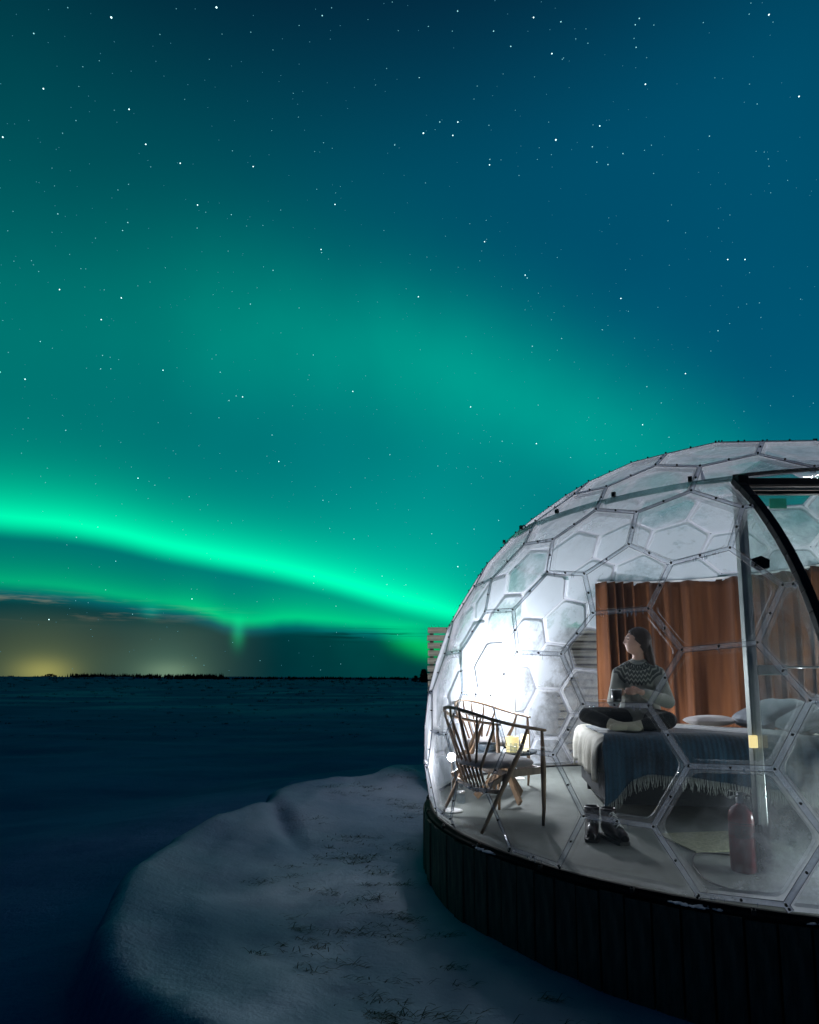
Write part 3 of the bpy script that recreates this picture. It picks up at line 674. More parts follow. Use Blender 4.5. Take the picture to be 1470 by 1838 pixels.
for nn, f in HF:
    poly = orient([HP[i] for i in f]); c0 = sum(poly, Vector()) / len(poly)
    poly = clip(poly, (0, 0, 0.02), (0, 0, 1))
    if len(poly) < 3: continue
    pieces = [poly]
    if any(in_porch(p) for p in poly):
        pieces = [clip(poly, (0, 0, DH + .02), (0, 0, 1))]; low = clip(poly, (0, 0, DH + .02), (0, 0, -1))
        if len(low) >= 3: pieces += [clip(low, (PX - .004, 0, 0), (-1, 0, 0)), clip(low, (PX2 + .004, 0, 0), (1, 0, 0))]
    b = MB(); fr = []; rnd = random.gauss(0, .17) * (1 if c0.y > CYD - .3 else .08)
    for P in pieces:
        if len(P) < 3: continue
        P = orient(P); base = inset(P, .0045)
        if len(base) < 3: continue
        fl = inset(P, .026)
        c = sum(base, Vector()) / len(base); out = (c - C).normalized()
        if len(fl) < 3: continue
        r1 = rounded(fl, .035); r2 = [p - out * .020 for p in rounded(inset(P, .034) if len(inset(P, .034)) >= 3 else fl, .035)]
        if len(r2) != len(r1): r2 = [p - out * .020 + (c - p) * .08 for p in r1]
        c2 = sum(r2, Vector()) / len(r2)
        def near(p, ring): return min(range(len(ring)), key=lambda i: (ring[i] - p).length)
        # flange: each base edge fans to its rounded corners
        vs = list(base) + list(r1); nb, nr = len(base), len(r1); fs_ = []
        # triangulated strip between the two loops
        ang = lambda p: math.atan2((p - c).dot(w_), (p - c).dot(u_))
        u_ = out.orthogonal().normalized(); w_ = out.cross(u_)
        bi = sorted(range(nb), key=lambda i: ang(base[i])); ri = sorted(range(nr), key=lambda i: ang(r1[i]))
        i = j = 0
        while i < nb or j < nr:
            ai = ang(base[bi[i % nb]]) + (2 * PI if i >= nb else 0); aj = ang(r1[ri[j % nr]]) + (2 * PI if j >= nr else 0)
            ni = ang(base[bi[(i + 1) % nb]]) + 2 * PI * ((i + 1) // nb); nj = ang(r1[ri[(j + 1) % nr]]) + 2 * PI * ((j + 1) // nr)
            if j >= nr or (i < nb and ni < nj): fs_.append((bi[i % nb], bi[(i + 1) % nb], nb + ri[j % nr])); i += 1
            else: fs_.append((bi[i % nb], nb + ri[(j + 1) % nr], nb + ri[j % nr])); j += 1
        b.raw(vs, fs_, 1)
        vs2 = list(r1) + r2; b.raw(vs2, [(k, (k + 1) % nr, nr + (k + 1) % nr, nr + k) for k in range(nr)], 1, False)
        r3 = [p + (c2 - p) * .45 + out * .006 for p in r2]; cc = c2 + out * .009
        b.raw(r2 + r3 + [cc], [(k, (k + 1) % nr, nr + (k + 1) % nr, nr + k) for k in range(nr)] + [(nr + k, nr + (k + 1) % nr, 2 * nr) for k in range(nr)], 0, True)
    if not b.v: continue
    me = b.mesh("pane", [M['film'], M['rim']])
    at = me.attributes.new('frost', 'FLOAT', 'POINT'); at.data.foreach_set('value', [max(0, frost_at(Vector(v)) + rnd) for v in b.v])
    link("pane", me, dome); npane += 1
# seams
E2 = set()
for nn, f in HF:
    for i in range(len(f)): E2.add(tuple(sorted((f[i], f[(i + 1) % len(f)]))))
segs = []
for a, b_ in E2:
    p, q = HP[a].copy(), HP[b_].copy()
    if p.z < .02 and q.z < .02: continue
    for _ in range(1):
        if p.z < .02: p = p + (q - p) * ((.02 - p.z) / (q.z - p.z))
        if q.z < .02: q = q + (p - q) * ((.02 - q.z) / (p.z - q.z))
    ip, iq = in_porch(p), in_porch(q)
    if ip and iq: continue
    if ip or iq:
        ins, outp = (p, q) if ip else (q, p); lo, hi = 0.0, 1.0
        for _ in range(24):
            m = (lo + hi) / 2
            if in_porch(outp + (ins - outp) * m): hi = m
            else: lo = m
        ins2 = outp + (ins - outp) * lo
        p, q = outp, ins2
    if (p - q).length > .02: segs.append((p, q, a, b_))
camp = Vector((0, 0, 1)); segs.sort(key=lambda s: ((s[0] + s[1]) / 2 - camp).length)
def seam(b, p, q):
    out = ((p + q) / 2 - C).normalized(); d = (q - p).normalized(); x = d.cross(out)
    b.bar(p + d * .006 + out * .003, q - d * .006 + out * .003, .026, .004, out, 0)
    for s in (-1, 1):
        b.bar(p + x * (s * .0132) + d * .008 + out * .004, q + x * (s * .0132) - d * .008 + out * .004, .0018, .003, out, 1)
bolt = MB(); bolt.lathe([(.0062, -.004), (.0062, .005), (.004, .008), (.0001, .008)], n=6); boltm = bolt.mesh("bolt", M['bolt'])
sfrost = lambda p: .05 + frost_at(p) * .8
rest = MB(); ice = MB(); bolts = []
for i, (p, q, a, b_) in enumerate(segs):
    b = MB() if i < 290 else rest
    seam(b, p, q)
    if i < 290:
        me = b.mesh("seam_strip", [M['seam'], M['rib']]); at = me.attributes.new('frost', 'FLOAT', 'POINT'); at.data.foreach_set('value', [sfrost(Vector(v)) for v in b.v]); link("seam_strip", me, dome)
    bolts.append((p + q) / 2)
    if abs((p - q).normalized().z) < .25 and i < 120:
        out = ((p + q) / 2 - C).normalized(); dn = Vector((0, 0, -1))
        for k in range(random.randint(5, 14)):
            t = random.uniform(.08, .92); pp = p + (q - p) * t + out * .006 + dn * .012; L = random.choice([.006, .008, .012, .02]) * random.uniform(.7, 1.4)
            ice.tube([pp + Vector((0, 0, .008)), pp + dn * L * .6, pp + dn * L], [.0028, .0022, .0008], 5)
me = rest.mesh("seam_strips_far", [M['seam'], M['rib']]); at = me.attributes.new('frost', 'FLOAT', 'POINT'); at.data.foreach_set('value', [sfrost(Vector(v)) for v in rest.v]); o = link("far_seam", me, dome); o['kind'] = 'stuff'
o = ice.build("icicle_drips", M['ice'], dome); o['kind'] = 'stuff'
used = set()
for p, q, a, b_ in segs:
    for v in (a, b_):
        if v not in used and HP[v].z > .03 and not in_porch(HP[v]): used.add(v); bolts.append(HP[v])
bolts.sort(key=lambda p: (p - camp).length)
rb = MB()
for i, p in enumerate(bolts):
    out = (p - C).normalized(); Q = out.to_track_quat('Z', 'Y')
    if i < 290:
        o = link("bolt", boltm, dome); o.location = p + out * .008; o.rotation_mode = 'QUATERNION'; o.rotation_quaternion = Q
    else: rb.lathe([(.0055, -.002), (.0055, .006), (.0001, .007)], p + out * .006, 6, R=Q.to_matrix())
o = rb.build("far_bolt", M['bolt'], dome); o['kind'] = 'stuff'
# ring rail that carries the curtain
RR = 1.715; ZR = 2.185
b = MB(); pts = [(CX + RR * math.cos(a), CYD + RR * math.sin(a)) for a in np.linspace(0, 2 * PI, 97)[:-1]]
N = len(pts); vs = []
for rr, z in ((RR - .010, ZR - .016), (RR + .010, ZR - .016), (RR + .010, ZR + .016), (RR - .010, ZR + .016)):
    vs += [Vector((CX + rr * math.cos(a), CYD + rr * math.sin(a), z)) for a in np.linspace(0, 2 * PI, 97)[:-1]]
fs_ = []
for k in range(4):
    for i in range(N): fs_.append((k * N + i, k * N + (i + 1) % N, ((k + 1) % 4) * N + (i + 1) % N, ((k + 1) % 4) * N + i))
fs_ = [f for f in fs_ if not all(in_porch(vs[i] + Vector((0, 0, -.1))) for i in f)]
b.raw(vs, fs_, 0, False); b.build("ring_rail", M['rail'], dome)
for a in np.linspace(0, 2 * PI, 25)[:-1]:
    p = Vector((CX + (RR + .012) * math.cos(a), CYD + (RR + .012) * math.sin(a), ZR + .03))
    if in_porch(p + Vector((0, 0, -.1))): continue
    c = MB(); c.box(p, (.022, .022, .03), Matrix.Rotation(a, 3, 'Z')); c.build("rail_clip", M['bolt'], dome)
# six-sided black vent plate
vp = MB(); p = Vector((1.755, 2.775, 1.602)); out = (p - C).normalized(); Q = out.to_track_quat('Z', 'Y').to_matrix()
vp.lathe([(.0001, .010), (.040, .010), (.046, .004), (.046, -.004)], p - out * .004, 6, R=Q @ Matrix.Rotation(.35, 3, 'Z')); vp.lathe([(.0001, .02), (.022, .02), (.022, .010)], p, 6, R=Q); vp.build("vent_plate", M['black'], dome)
# porch: side panels, arched frames, door and post
def arch_pts(x, n=22, dr=0.0):
    rr = math.sqrt((R + dr) ** 2 - (x - CX) ** 2); z0 = .0; z1 = DH
    t1 = math.asin((z1 - CZ) / rr); t0 = math.asin((z0 - CZ) / rr)
    return [Vector((x, CYD - rr * math.cos(t), CZ + rr * math.sin(t))) for t in np.linspace(t0, t1, n)]
porch = empty("door_porch", (0, 0, 0)); tag(porch, 'recessed glass doorway with black arched side frames cut into the dome', 'doorway')
for x in (PX, PX2):
    A_ = arch_pts(x); b = MB(); 
    for i in range(len(A_) - 1):
        m_ = (A_[i] + A_[i + 1]) / 2; tg = (A_[i + 1] - A_[i]).normalized(); nr = Vector((1, 0, 0)).cross(tg)
        b.bar(A_[i] - tg * .001, A_[i + 1] + tg * .001, .044, .040, nr, 0)
    bevel_mod(b.build("arch_frame", M['black'], porch), .006)
    b = MB(); A2 = [p + Vector((0, .02, 0)) for p in A_ if p.y < PY]; 
    vs = []; fs_ = []
    for i, p in enumerate(A2): vs += [p, Vector((x, PY, p.z))]
    for i in range(len(A2) - 1): fs_.append((2 * i, 2 * i + 1, 2 * i + 3, 2 * i + 2))
    b.raw(vs, fs_); b.build("side_panel", M['glass'], porch)
    s = 1 if x == PX else -1
    b = MB(); b.box((x + .012 * s, PY, .25 + (DH - .25) / 2), (.055, .045, DH - .25)); bevel_mod(b.build("post", M['alu'], porch), .005)
    b = MB(); b.box((x + .012 * s, PY, .125), (.068, .06, .25)); bevel_mod(b.build("post_shoe", M['black'], porch), .005)
    b = MB(); b.box((x + .012 * s, PY - .03, DH - .03), (.060, .05, .08)); bevel_mod(b.build("post_cap", M['black'], porch), .005)
w = PX2 - PX
b = MB(); b.box(((PX + PX2) / 2, PY + .002, DH - .018), (w - .09, .05, .042)); bevel_mod(b.build("header", M['black'], porch), .004)
b = MB(); b.box(((PX + PX2) / 2, PY + .01, DH - .055), (w - .09, .03, .014)); b.build("header_strip", M['cream'], porch)
b = MB(); b.box(((PX + PX2) / 2, PY + .006, DH - .078), (w - .09, .03, .018)); b.build("header_rail", M['black'], porch)
b = MB(); b.box(((PX + PX2) / 2, (PY + 2.95) / 2, DH + .012), (w, PY - 2.95 + .1, .02)); b.build("porch_roof", M['seam'], porch)
door = MB(); door.box(((PX + PX2) / 2, PY + .008, 1.06), (w - .10, .010, 2.03)); do = door.build("door", M['doorglass'], porch)
b = MB(); b.box((1.985, PY - .012, 1.075), (.16, .05, .055)); lk = b.build("lock_case", mat("lock_grey", (.10, .17, .18), .4, .3), do); bevel_mod(lk, .004)
b = MB(); b.tube([(2.03, PY - .045, 1.09), (2.25, PY - .045, 1.09)], .007, 8); b.build("handle", M['steel'], do)
b = MB(); b.box((2.125, PY + .035, 2.035), (.095, .01, .058)); b.build("plaque", M['teal'], porch)['label'] = 'small green sign under the door header'
# edge flashing where the dome skin meets the porch roof
b = MB(); rr = math.sqrt(R * R - (DH + .02 - CZ) ** 2); aL = math.atan2(-math.sqrt(rr * rr - (PX - CX) ** 2), PX - CX); aR = math.atan2(-math.sqrt(rr * rr - (PX2 - CX) ** 2), PX2 - CX)
b.tube([(CX + rr * math.cos(a), CYD + rr * math.sin(a), DH + .03) for a in np.linspace(aL, aR, 20)], .011, 6); b.build("flashing", M['black'], porch)

# ------------------------------------------------------------------ curtain
b = MB(); P = []; a0, a1 = math.radians(103.5), math.radians(-8); NU = 420; ph = 0
folds = []
for i in range(NU):
    t = i / (NU - 1); a = a0 + (a1 - a0) * t; s = (a0 - a) * RR
    ph += (2 * PI / .19) * (1 + .55 * math.sin(s * 3.1 + 1) + .3 * math.sin(s * 8.3)) * (abs(a1 - a0) * RR / (NU - 1)); folds.append((a, ph, s))
for z in np.linspace(.015, 2.16, 26):
    row = []
    k = (2.16 - z) / 2.14
    for a, ph, s in folds:
        amp = (.046 + .042 * k) * (1 + .4 * math.sin(s * 5.7)); w_ = amp * (math.sin(ph + .35 * math.sin(k * 3 + s * 4)) + .35 * math.sin(ph * 2 + 1.3))
        rr = RR - .03 + w_ - .02 * k; row.append(Vector((CX + rr * math.cos(a), CYD + rr * math.sin(a), z)))
    P.append(row)
b.grid(P); cu = b.build("curtain", M['curtain']); so_ = cu.modifiers.new('solid', 'SOLIDIFY'); so_.thickness = .004
b = MB(); A_ = np.linspace(a0, a1, 80)
for zlo, zhi, ri, ro in ((2.158, 2.176, RR - .045, RR - .012),):
    P = [[Vector((CX + rr * math.cos(a), CYD + rr * math.sin(a), z)) for a in A_] for rr, z in ((ri, zlo), (ri, zhi), (ro, zhi), (ro, zlo), (ri, zlo))]
    b.grid(P, 0, False)
b.build("curtain_track", M['white'], cu)
tag(cu, 'pleated rust orange curtain hanging from the ring rail behind the bed', 'curtain')

# ------------------------------------------------------------------ slatted timber wall behind the dome
fence = empty("slatted_fence", (.24, 7.62, 0)); tag(fence, 'weathered horizontal slat timber fence behind the left of the dome', 'fence')
sb = MB(); sb.box((2.35, 0, 0), (4.7, .024, .078)); bevel = sb.mesh("slat", M['slat'])
for k in range(21):
    o = link("slat", bevel, fence); o.location = (random.uniform(-.008, .008), random.uniform(-.003, .003), 1.72 - k * .1035); o.rotation_euler = (0, random.uniform(-.0015, .0015), 0)
for x in (.055, 1.25, 2.45, 3.65):
    b = MB(); b.box((x, .045, .65), (.05, .06, 2.2)); b.build("post", M['darkwood'], fence)
bk = MB(); bk.box((2.9, .085, .65), (3.6, .016, 2.16)); bk.build("backing_board", M['darkwood'], fence)
nm = MB(); nm.lathe([(.005, 0), (.005, .004), (.0001, .005)], n=6, R=Matrix.Rotation(PI / 2, 3, 'X')); nmm = nm.mesh("screw", M['steel'])
for k in range(21):
    o = link("screw", nmm, fence); o.location = (.055, -.016, 1.72 - k * .1035 - .012)

# ------------------------------------------------------------------ lamps added where no light source is seen
def globe_lamp(name, loc, h, rad, power, label, group='added white globe lamps in place of unseen light sources', col=(.93, .96, 1)):
    root = empty(name, loc); tag(root, label, 'lamp', group)
    b = MB(); b.lathe([(.0001, 0), (.085, 0), (.085, .012), (.02, .02)], n=20); b.lathe([(.005, .018), (.005, h - rad + .005), (.012, h - rad + .012)], n=10); b.build("stand", M['white'], root)
    b = MB(); b.lathe([(rad * math.sin(t) + .0001, h - rad * math.cos(t)) for t in np.linspace(0, PI, 13)], n=20)
    m = mat("lit_globe", (.9, .9, .9), .5, emit_c=col, emit_s=power / (PI * 4 * PI * rad * rad)); b.build("globe", m, root)
    return root
globe_lamp("added_lamp", (.33, 4.58, 0), .42, .032, 9, 'added white globe lamp low at the left wall, in place of a glare behind the near chair')  # added to make the glare at the left wall
globe_lamp("added_lamp", (2.62, 6.02, 0), .42, .045, 30, 'added white globe lamp on the floor behind the bed, for the low glow on the curtain')  # added behind the bed to light the curtain from below
globe_lamp("added_lamp", (1.13, 6.12, 0), 1.02, .065, 98, 'added tall white globe lamp whitening the frosted panes left of the curtain')  # added as the main light on the rear left panes
globe_lamp("added_lamp", (2.50, 3.02, 0), .30, .035, 30, 'added small white globe lantern on the doorstep, out of view, lighting the low right panes')  # added outside the view to brighten the frost and floor low on the right
globe_lamp("added_lamp", (3.75, 5.0, 0), 1.35, .05, 30, 'added white globe lamp on a tall stand, out of view behind the bed head, lighting the upper panes')  # added outside the view to light the upper rear panes

# ------------------------------------------------------------------ chairs
def make_chair():
    r = empty("armchair")
    bow = [(.275, -.29, .665), (.16, -.305, .682), (.02, -.318, .705), (-.14, -.30, .742), (-.26, -.225, .785), (-.33, -.11, .818), (-.345, 0, .828)]
    bow = bow + [(x, -y, z) for x, y, z in bow[-2::-1]]
    def catmull(P, n=5):
        P = [Vector(p) for p in P]; o = []
        for i in range(len(P) - 1):
            p0, p1, p2, p3 = P[max(i - 1, 0)], P[i], P[i + 1], P[min(i + 2, len(P) - 1)]
            for k in range(n):
                t = k / n; o.append(.5 * ((2 * p1) + (p2 - p0) * t + (2 * p0 - 5 * p1 + 4 * p2 - p3) * t * t + (3 * p1 - p0 - 3 * p2 + p3) * t ** 3))
        o.append(P[-1]); return o
    BW = catmull(bow); b = MB(); b.tube(BW, [.0155 if 3 < i < len(BW) - 4 else .0135 for i in range(len(BW))], 10, flat=.8); b.build("arm_bow", M['oak'], r)
    for s in (-1, 1):
        b = MB(); b.tube([(.245, .278 * s, 0), (.25, .284 * s, .12), (.252, .286 * s, .38), (.25, .288 * s, .5), (.245, .290 * s, .66)], [.011, .014, .021, .018, .011], 10); b.build("leg", M['oak'], r)
        b = MB(); b.tube([(-.27, .285 * s, 0), (-.20, .288 * s, .12), (-.03, .292 * s, .40), (.06, .295 * s, .55), (.115, .296 * s, .685)], [.010, .014, .020, .015, .010], 10); b.build("leg", M['oak'], r)
        b = MB(); b.bar((.25, .275 * s, .385), (-.03, .275 * s, .375), .02, .05); b.bar((-.03, .272 * s, .375), (-.19, .265 * s, .30), .018, .035); bevel_mod(b.build("side_rail", M['oak'], r), .004)
    b = MB(); b.bar((.24, -.28, .385), (.24, .28, .385), .022, .045); b.bar((-.04, -.28, .372), (-.04, .28, .372), .022, .04); bevel_mod(b.build("seat_frame", M['oak'], r), .004)
    b = MB(); b.bar((-.13, -.285, .262), (-.15, 0, .235), .022, .03); b.bar((-.15, 0, .235), (-.13, .285, .262), .022, .03); bevel_mod(b.build("back_rail", M['oak'], r), .004)
    for k in range(-3, 4):
        t = k / 3; i = int(round((len(BW) - 1) * (.5 + t * .24))); top = BW[i]
        b = MB(); b.tube([(-.142, .15 * t, .245), (-.20, .165 * t, .40), top - Vector((-.005, 0, .06)), top], [.008, .011, .010, .007], 7); b.build("spindle", M['oak'], r)
    # upholstered seat
    b = MB(); Q = []
    prof = [(0.0, .405), (.75, .402), (.96, .410), (1.0, .428), (.97, .446), (.8, .458), (.4, .466), (0.0, .467)]
    for q, z in prof:
        row = []
        for k in range(33):
            a = 2 * PI * k / 32; ca, sa = math.cos(a), math.sin(a); e = 2 / 3.6
            x = .018 + .245 * math.copysign(abs(ca) ** e, ca); y = (.262 - .03 * (ca < 0) * abs(ca)) * math.copysign(abs(sa) ** e, sa)
            row.append(Vector((x * q, y * q, z)))
        Q.append(row)
    b.grid(Q); b.build("seat", M['seat'], r)
    return r
c1 = make_chair(); c1.location = (.605, 4.28, .002); c1.rotation_euler = (0, 0, math.radians(24.6))
tag(c1, 'nearer oak armchair with curved bow back and spindles, by the left dome wall', 'armchair', 'oak armchairs by the little table')
c2 = copy_tree(c1); c2.location = (.80, 5.70, .002); c2.rotation_euler = (0, 0, math.radians(-45))
c2['label'] = 'farther oak armchair mostly hidden behind the near chair and table'

# ------------------------------------------------------------------ little round table and what stands on it
t = empty("round_table", (.82, 4.98, 0)); tag(t, 'low round table with slate grey top between the two oak armchairs', 'table')
b = MB(); b.lathe([(.0001, .405), (.25, .405), (.272, .412), (.275, .425), (.27, .43), (.0001, .43)], n=40); b.build("table_top", M['slate'], t)
for a in (-72, 168, 48):
    a = math.radians(a); d = Vector((math.cos(a), math.sin(a), 0)); b = MB()
    b.bar(-d * .10 + Vector((0, 0, .40)), d * .255 + Vector((0, 0, .028)), .022, .055, d.cross(Vector((0, 0, 1))).cross(d), w2=.026, h2=.06); bevel_mod(b.build("leg", M['oak'], t), .004)
TZ = .4305
def candle(loc, r_, h, m, label):
    root = empty("candle_lamp", loc); tag(root, label, 'candle lamp', 'yellow candle lamps')
    b = MB(); b.lathe([(.0001, 0), (r_, 0), (r_, h), (r_ * .9, h + .002), (r_ * .75, h - .008), (.0001, h - .010)], n=20); b.build("wax", m, root)
    b = MB(); b.tube([(0, 0, h - .012), (.001, 0, h + .008)], .0015, 5); b.build("wick", M['bolt'], root)
candle((.865, 4.86, TZ), .056, .125, M['yellow'], 'wide dim yellow candle lamp on the round table')
candle((.985, 4.93, TZ), .036, .135, M['yellow2'], 'bright narrow candle lamp right of the wide one on the table')
mg = empty("glass_mug", (.86, 4.775, TZ)); tag(mg, 'clear glass mug with handle in front of the wide candle lamp', 'mug')
b = MB(); b.lathe([(.0001, .004), (.028, .004), (.031, .08), (.033, .08), (.031, 0), (.0001, 0)], n=20); b.build("bowl", M['clearglass'], mg)
b = MB(); b.tube([(.031 + .022 * math.sin(q), 0, .042 + .026 * math.cos(q)) for q in np.linspace(0, PI, 9)], .004, 6); b.build("handle", M['clearglass'], mg)
bx = empty("serving_bowl", (.665, 4.93, TZ)); tag(bx, 'low dark blue grey bowl at the left of the round table', 'bowl')
b = MB(); b.lathe([(.0001, .005), (.07, .008), (.088, .06), (.093, .062), (.095, .055), (.078, 0), (.0001, 0)], n=28); b.build("bowl", M['slate'], bx)
jr = empty("floor_jar", (.43, 4.90, 0.001)); tag(jr, 'small clear glass jar on the floor beneath the near armchair', 'jar')
b = MB(); b.lathe([(.0001, .0), (.035, 0), (.038, .01), (.038, .07), (.032, .085), (.030, .085), (.034, .07), (.034, .01), (.0001, .008)], n=20); b.build("glass", M['clearglass'], jr)
b = MB(); b.lathe([(.033, .078), (.035, .080), (.035, .098), (.0001, .10)], n=20); b.build("lid", M['steel'], jr)

# ------------------------------------------------------------------ bed
BA = math.radians(-9); bed = empty("bed", (1.44, 4.36, 0), BA); tag(bed, 'low double bed with black base behind the glass door', 'bed')
BL, BW_ = 2.0, 1.32
def rbox(b, x0, x1, y0, y1, z0, z1, r_=.03, n=5, mi=0, wob=0.0):
    """box with rounded upright and top edges"""
    rows = []
    for (ins, z) in [(0.0, z0), (0.0, z1 - r_)] + [(r_ * (1 - math.cos(q)), z1 - r_ + r_ * math.sin(q)) for q in np.linspace(.3, PI / 2, n)] + [(r_ * 3, z1 + .001), (min(x1 - x0, y1 - y0) / 2 - .01, z1 + .002)]:
        row = []; ax0, ax1, ay0, ay1 = x0 + ins, x1 - ins, y0 + ins, y1 - ins; rc = max(.002, r_ * 1.6 - ins * .5)
        for (cx_, cy_, st) in ((ax1 - rc, ay1 - rc, 0), (ax0 + rc, ay1 - rc, 1), (ax0 + rc, ay0 + rc, 2), (ax1 - rc, ay0 + rc, 3)):
            for q in np.linspace(st * PI / 2, (st + 1) * PI / 2, 5): row.append(Vector((cx_ + rc * math.cos(q), cy_ + rc * math.sin(q), z)))
        row.append(row[0].copy()); rows.append(row)
    b.grid(rows, mi)
b = MB(); rbox(b, .03, BL, .03, BW_ - .02, .10, .335, .01, 3); b.build("base", M['bed'], bed)
for x in (.09, BL - .09):
    for y in (.09, BW_ - .1):
        b = MB(); b.tube([(x, y, 0), (x, y, .11)], [.018, .024], 10); b.build("leg", M['black'], bed)
b = MB(); rbox(b, .0, BL, .0, BW_, .33, .575, .06, 7); b.build("mattress", M['mattress'], bed)
b = MB(); b.box((BL + .035, BW_ / 2, .46), (.05, BW_ + .06, .72)); bevel_mod(b.build("headboard", M['bed'], bed), .02)
def bw(u, v, z):                                                    # bed coordinates to world
    p = Matrix.Rotation(BA, 3, 'Z') @ Vector((u, v, z)); return p + Vector((1.44, 4.36, 0))
# duvet: over the whole bed, hanging at the foot end and back
def sheet(name, mt, ufun, nu, nv, th, parent=None, loc=None):
    b = MB(); b.grid([[ufun(i / (nu - 1), j / (nv - 1)) for j in range(nv)] for i in range(nu)]); o = b.build(name, mt, parent)
    s = o.modifiers.new('solid', 'SOLIDIFY'); s.thickness = th; s.offset = 1; return o
def arcdrop(d, r_=.06):
    """distance d past an edge -> (outward, down) following a rounded edge"""
    if d <= 0: return d, 0.0
    L = r_ * PI / 2
    if d < L: q = d / r_; return r_ * math.sin(q), r_ * (1 - math.cos(q))
    return r_ + 0.0, r_ + (d - L)
def duv(s, q):
    u = 1.55 - s * (1.55 + .30); v = -.02 + q * (BW_ + .10) 
    ou, dn = arcdrop(-u - 0.0 + .05, .07)
    x = (-ou + .05) if u < .05 else u
    ov, dv = arcdrop(v - (BW_ - .03), .05); y = (BW_ - .03 + ov) if v > BW_ - .03 else v
    hang = min(1, dn / .15)
    x -= hang * (.018 + .016 * math.sin(v * 17 + .5) + .008 * math.sin(v * 41)) 
    z = .592 - dn - dv + .010 * math.sin(u * 7 + v * 3) * math.sin(v * 8) * (1 - hang) + .022 * (1 - hang) * math.sin(max(0, min(1, (u + .1) / 1.7)) * PI)
    if q < .04: z -= .02
    return bw(x, y, z)
d_ = sheet("duvet", M['duvet'], duv, 60, 60, .012); tag(d_, 'cream duvet spread over the bed and hanging at its foot end', 'duvet')
# blue throw
def hem(u):                                                          # height of the lower hem above the floor
    pts = [(0.0, .12), (.05, .07), (.12, .13), (.22, .27), (.32, .31), (.6, .30), (1.0, .24), (1.4, .21), (2.0, .2)]
    for (a, za), (c, zc) in zip(pts, pts[1:]):
        if u <= c: t = (u - a) / (c - a); return za + (zc - za) * t
    return .2
def thr(s, q):
    u = .045 + s * 1.62; top = .95 - .25 * s; L = top + (.606 - hem(u)); d = q * L            # from the back towards the front edge, then down
    v = top - d
    o_, dn = arcdrop(-v + .03, .07); y = (.03 - o_) if v < .03 else v
    hang = min(1, dn / .12)
    fold = (.014 * math.sin(u * 26 + 1) + .012 * math.sin(u * 11 + 2) + .006 * math.sin(u * 63)) * hang * min(1.0, .35 + dn * 2.5)
    puff = .024 * math.sin(max(0, min(1, (u + .1) / 1.7)) * PI)
    z = .612 - dn + (1 - hang) * (puff + .006 * math.sin(u * 14 + v * 9) * math.sin(v * 13 + u * 4))
    y -= .022 * hang + fold + hang * .012
    x = u - (.05 * (1 - s) ** 6) * min(1, hang + .2) + .02 * hang * math.sin(dn * 5) * (1 - s)
    return bw(x, y, z)
throw = sheet("throw_blanket", M['throw'], thr, 140, 60, .007); tag(throw, 'dark teal blue wool throw with pale fringe draped over the bed front', 'blanket')
b = MB()
for k in range(210):
    s = (k + random.uniform(-.3, .3)) / 210; s = max(0.004, min(.996, s)); p = thr(s, 1.0); q = thr(s, .99); L = random.uniform(.065, .095); sw = random.gauss(0, .007)
    b.tube([q + Vector((0, -.004, 0)), p + Vector((sw * .2, -.004, -L * .3)), p + Vector((sw, -.004 + random.gauss(0, .003), -L * .7)), p + Vector((sw * 1.6, random.gauss(0, .004), max(-L, -p.z + .006)))], [.0016, .0022, .002, .0016], 4)
fo = b.build("fringe", M['fringe'], throw); fo['kind'] = 'stuff'
# pillows
def pillow(loc, rz, tilt, w, d, h, mt, label):
    b = MB(); Q = []
    for i in range(25):
        row = []
        for j in range(21):
            u, v = i / 24 * 2 - 1, j / 20 * 2 - 1; e = (max(0, 1 - abs(u) ** 3.2) * max(0, 1 - abs(v) ** 3.2)) ** .45
            px_ = 1 - .07 * (abs(v) ** 2) * abs(u); py_ = 1 - .07 * (abs(u) ** 2) * abs(v)
            row.append((u * w / 2 * px_, v * d / 2 * py_, e * h / 2 * (1 + .08 * math.sin(u * 5 + v * 3))))
        Q.append(row)
    b.grid([[Vector(p) for p in r_] for r_ in Q]); b.grid([[Vector((p[0], p[1], -p[2])) for p in reversed(r_)] for r_ in Q])
    o = b.build("pillow", mt); o.location = loc; o.rotation_euler = (tilt, 0, rz); tag(o, label, 'pillow', 'pillows on the bed'); return o
p = bw(1.62, .98, .735); pillow(p, BA + PI / 2 + .1, -.38, .62, .46, .19, M['pillow'], 'large blue grey pillow propped at the back of the bed')
p = bw(1.70, .42, .735); pillow(p, BA + PI / 2 - .05, -.45, .60, .44, .17, M['pillow'], 'blue grey pillow at the front bed head seen through the door glass')
p = bw(1.15, 1.08, .665); pillow(p, BA + .25, .0, .40, .26, .09, M['seat'], 'small flat pale cushion lying beside the woman')

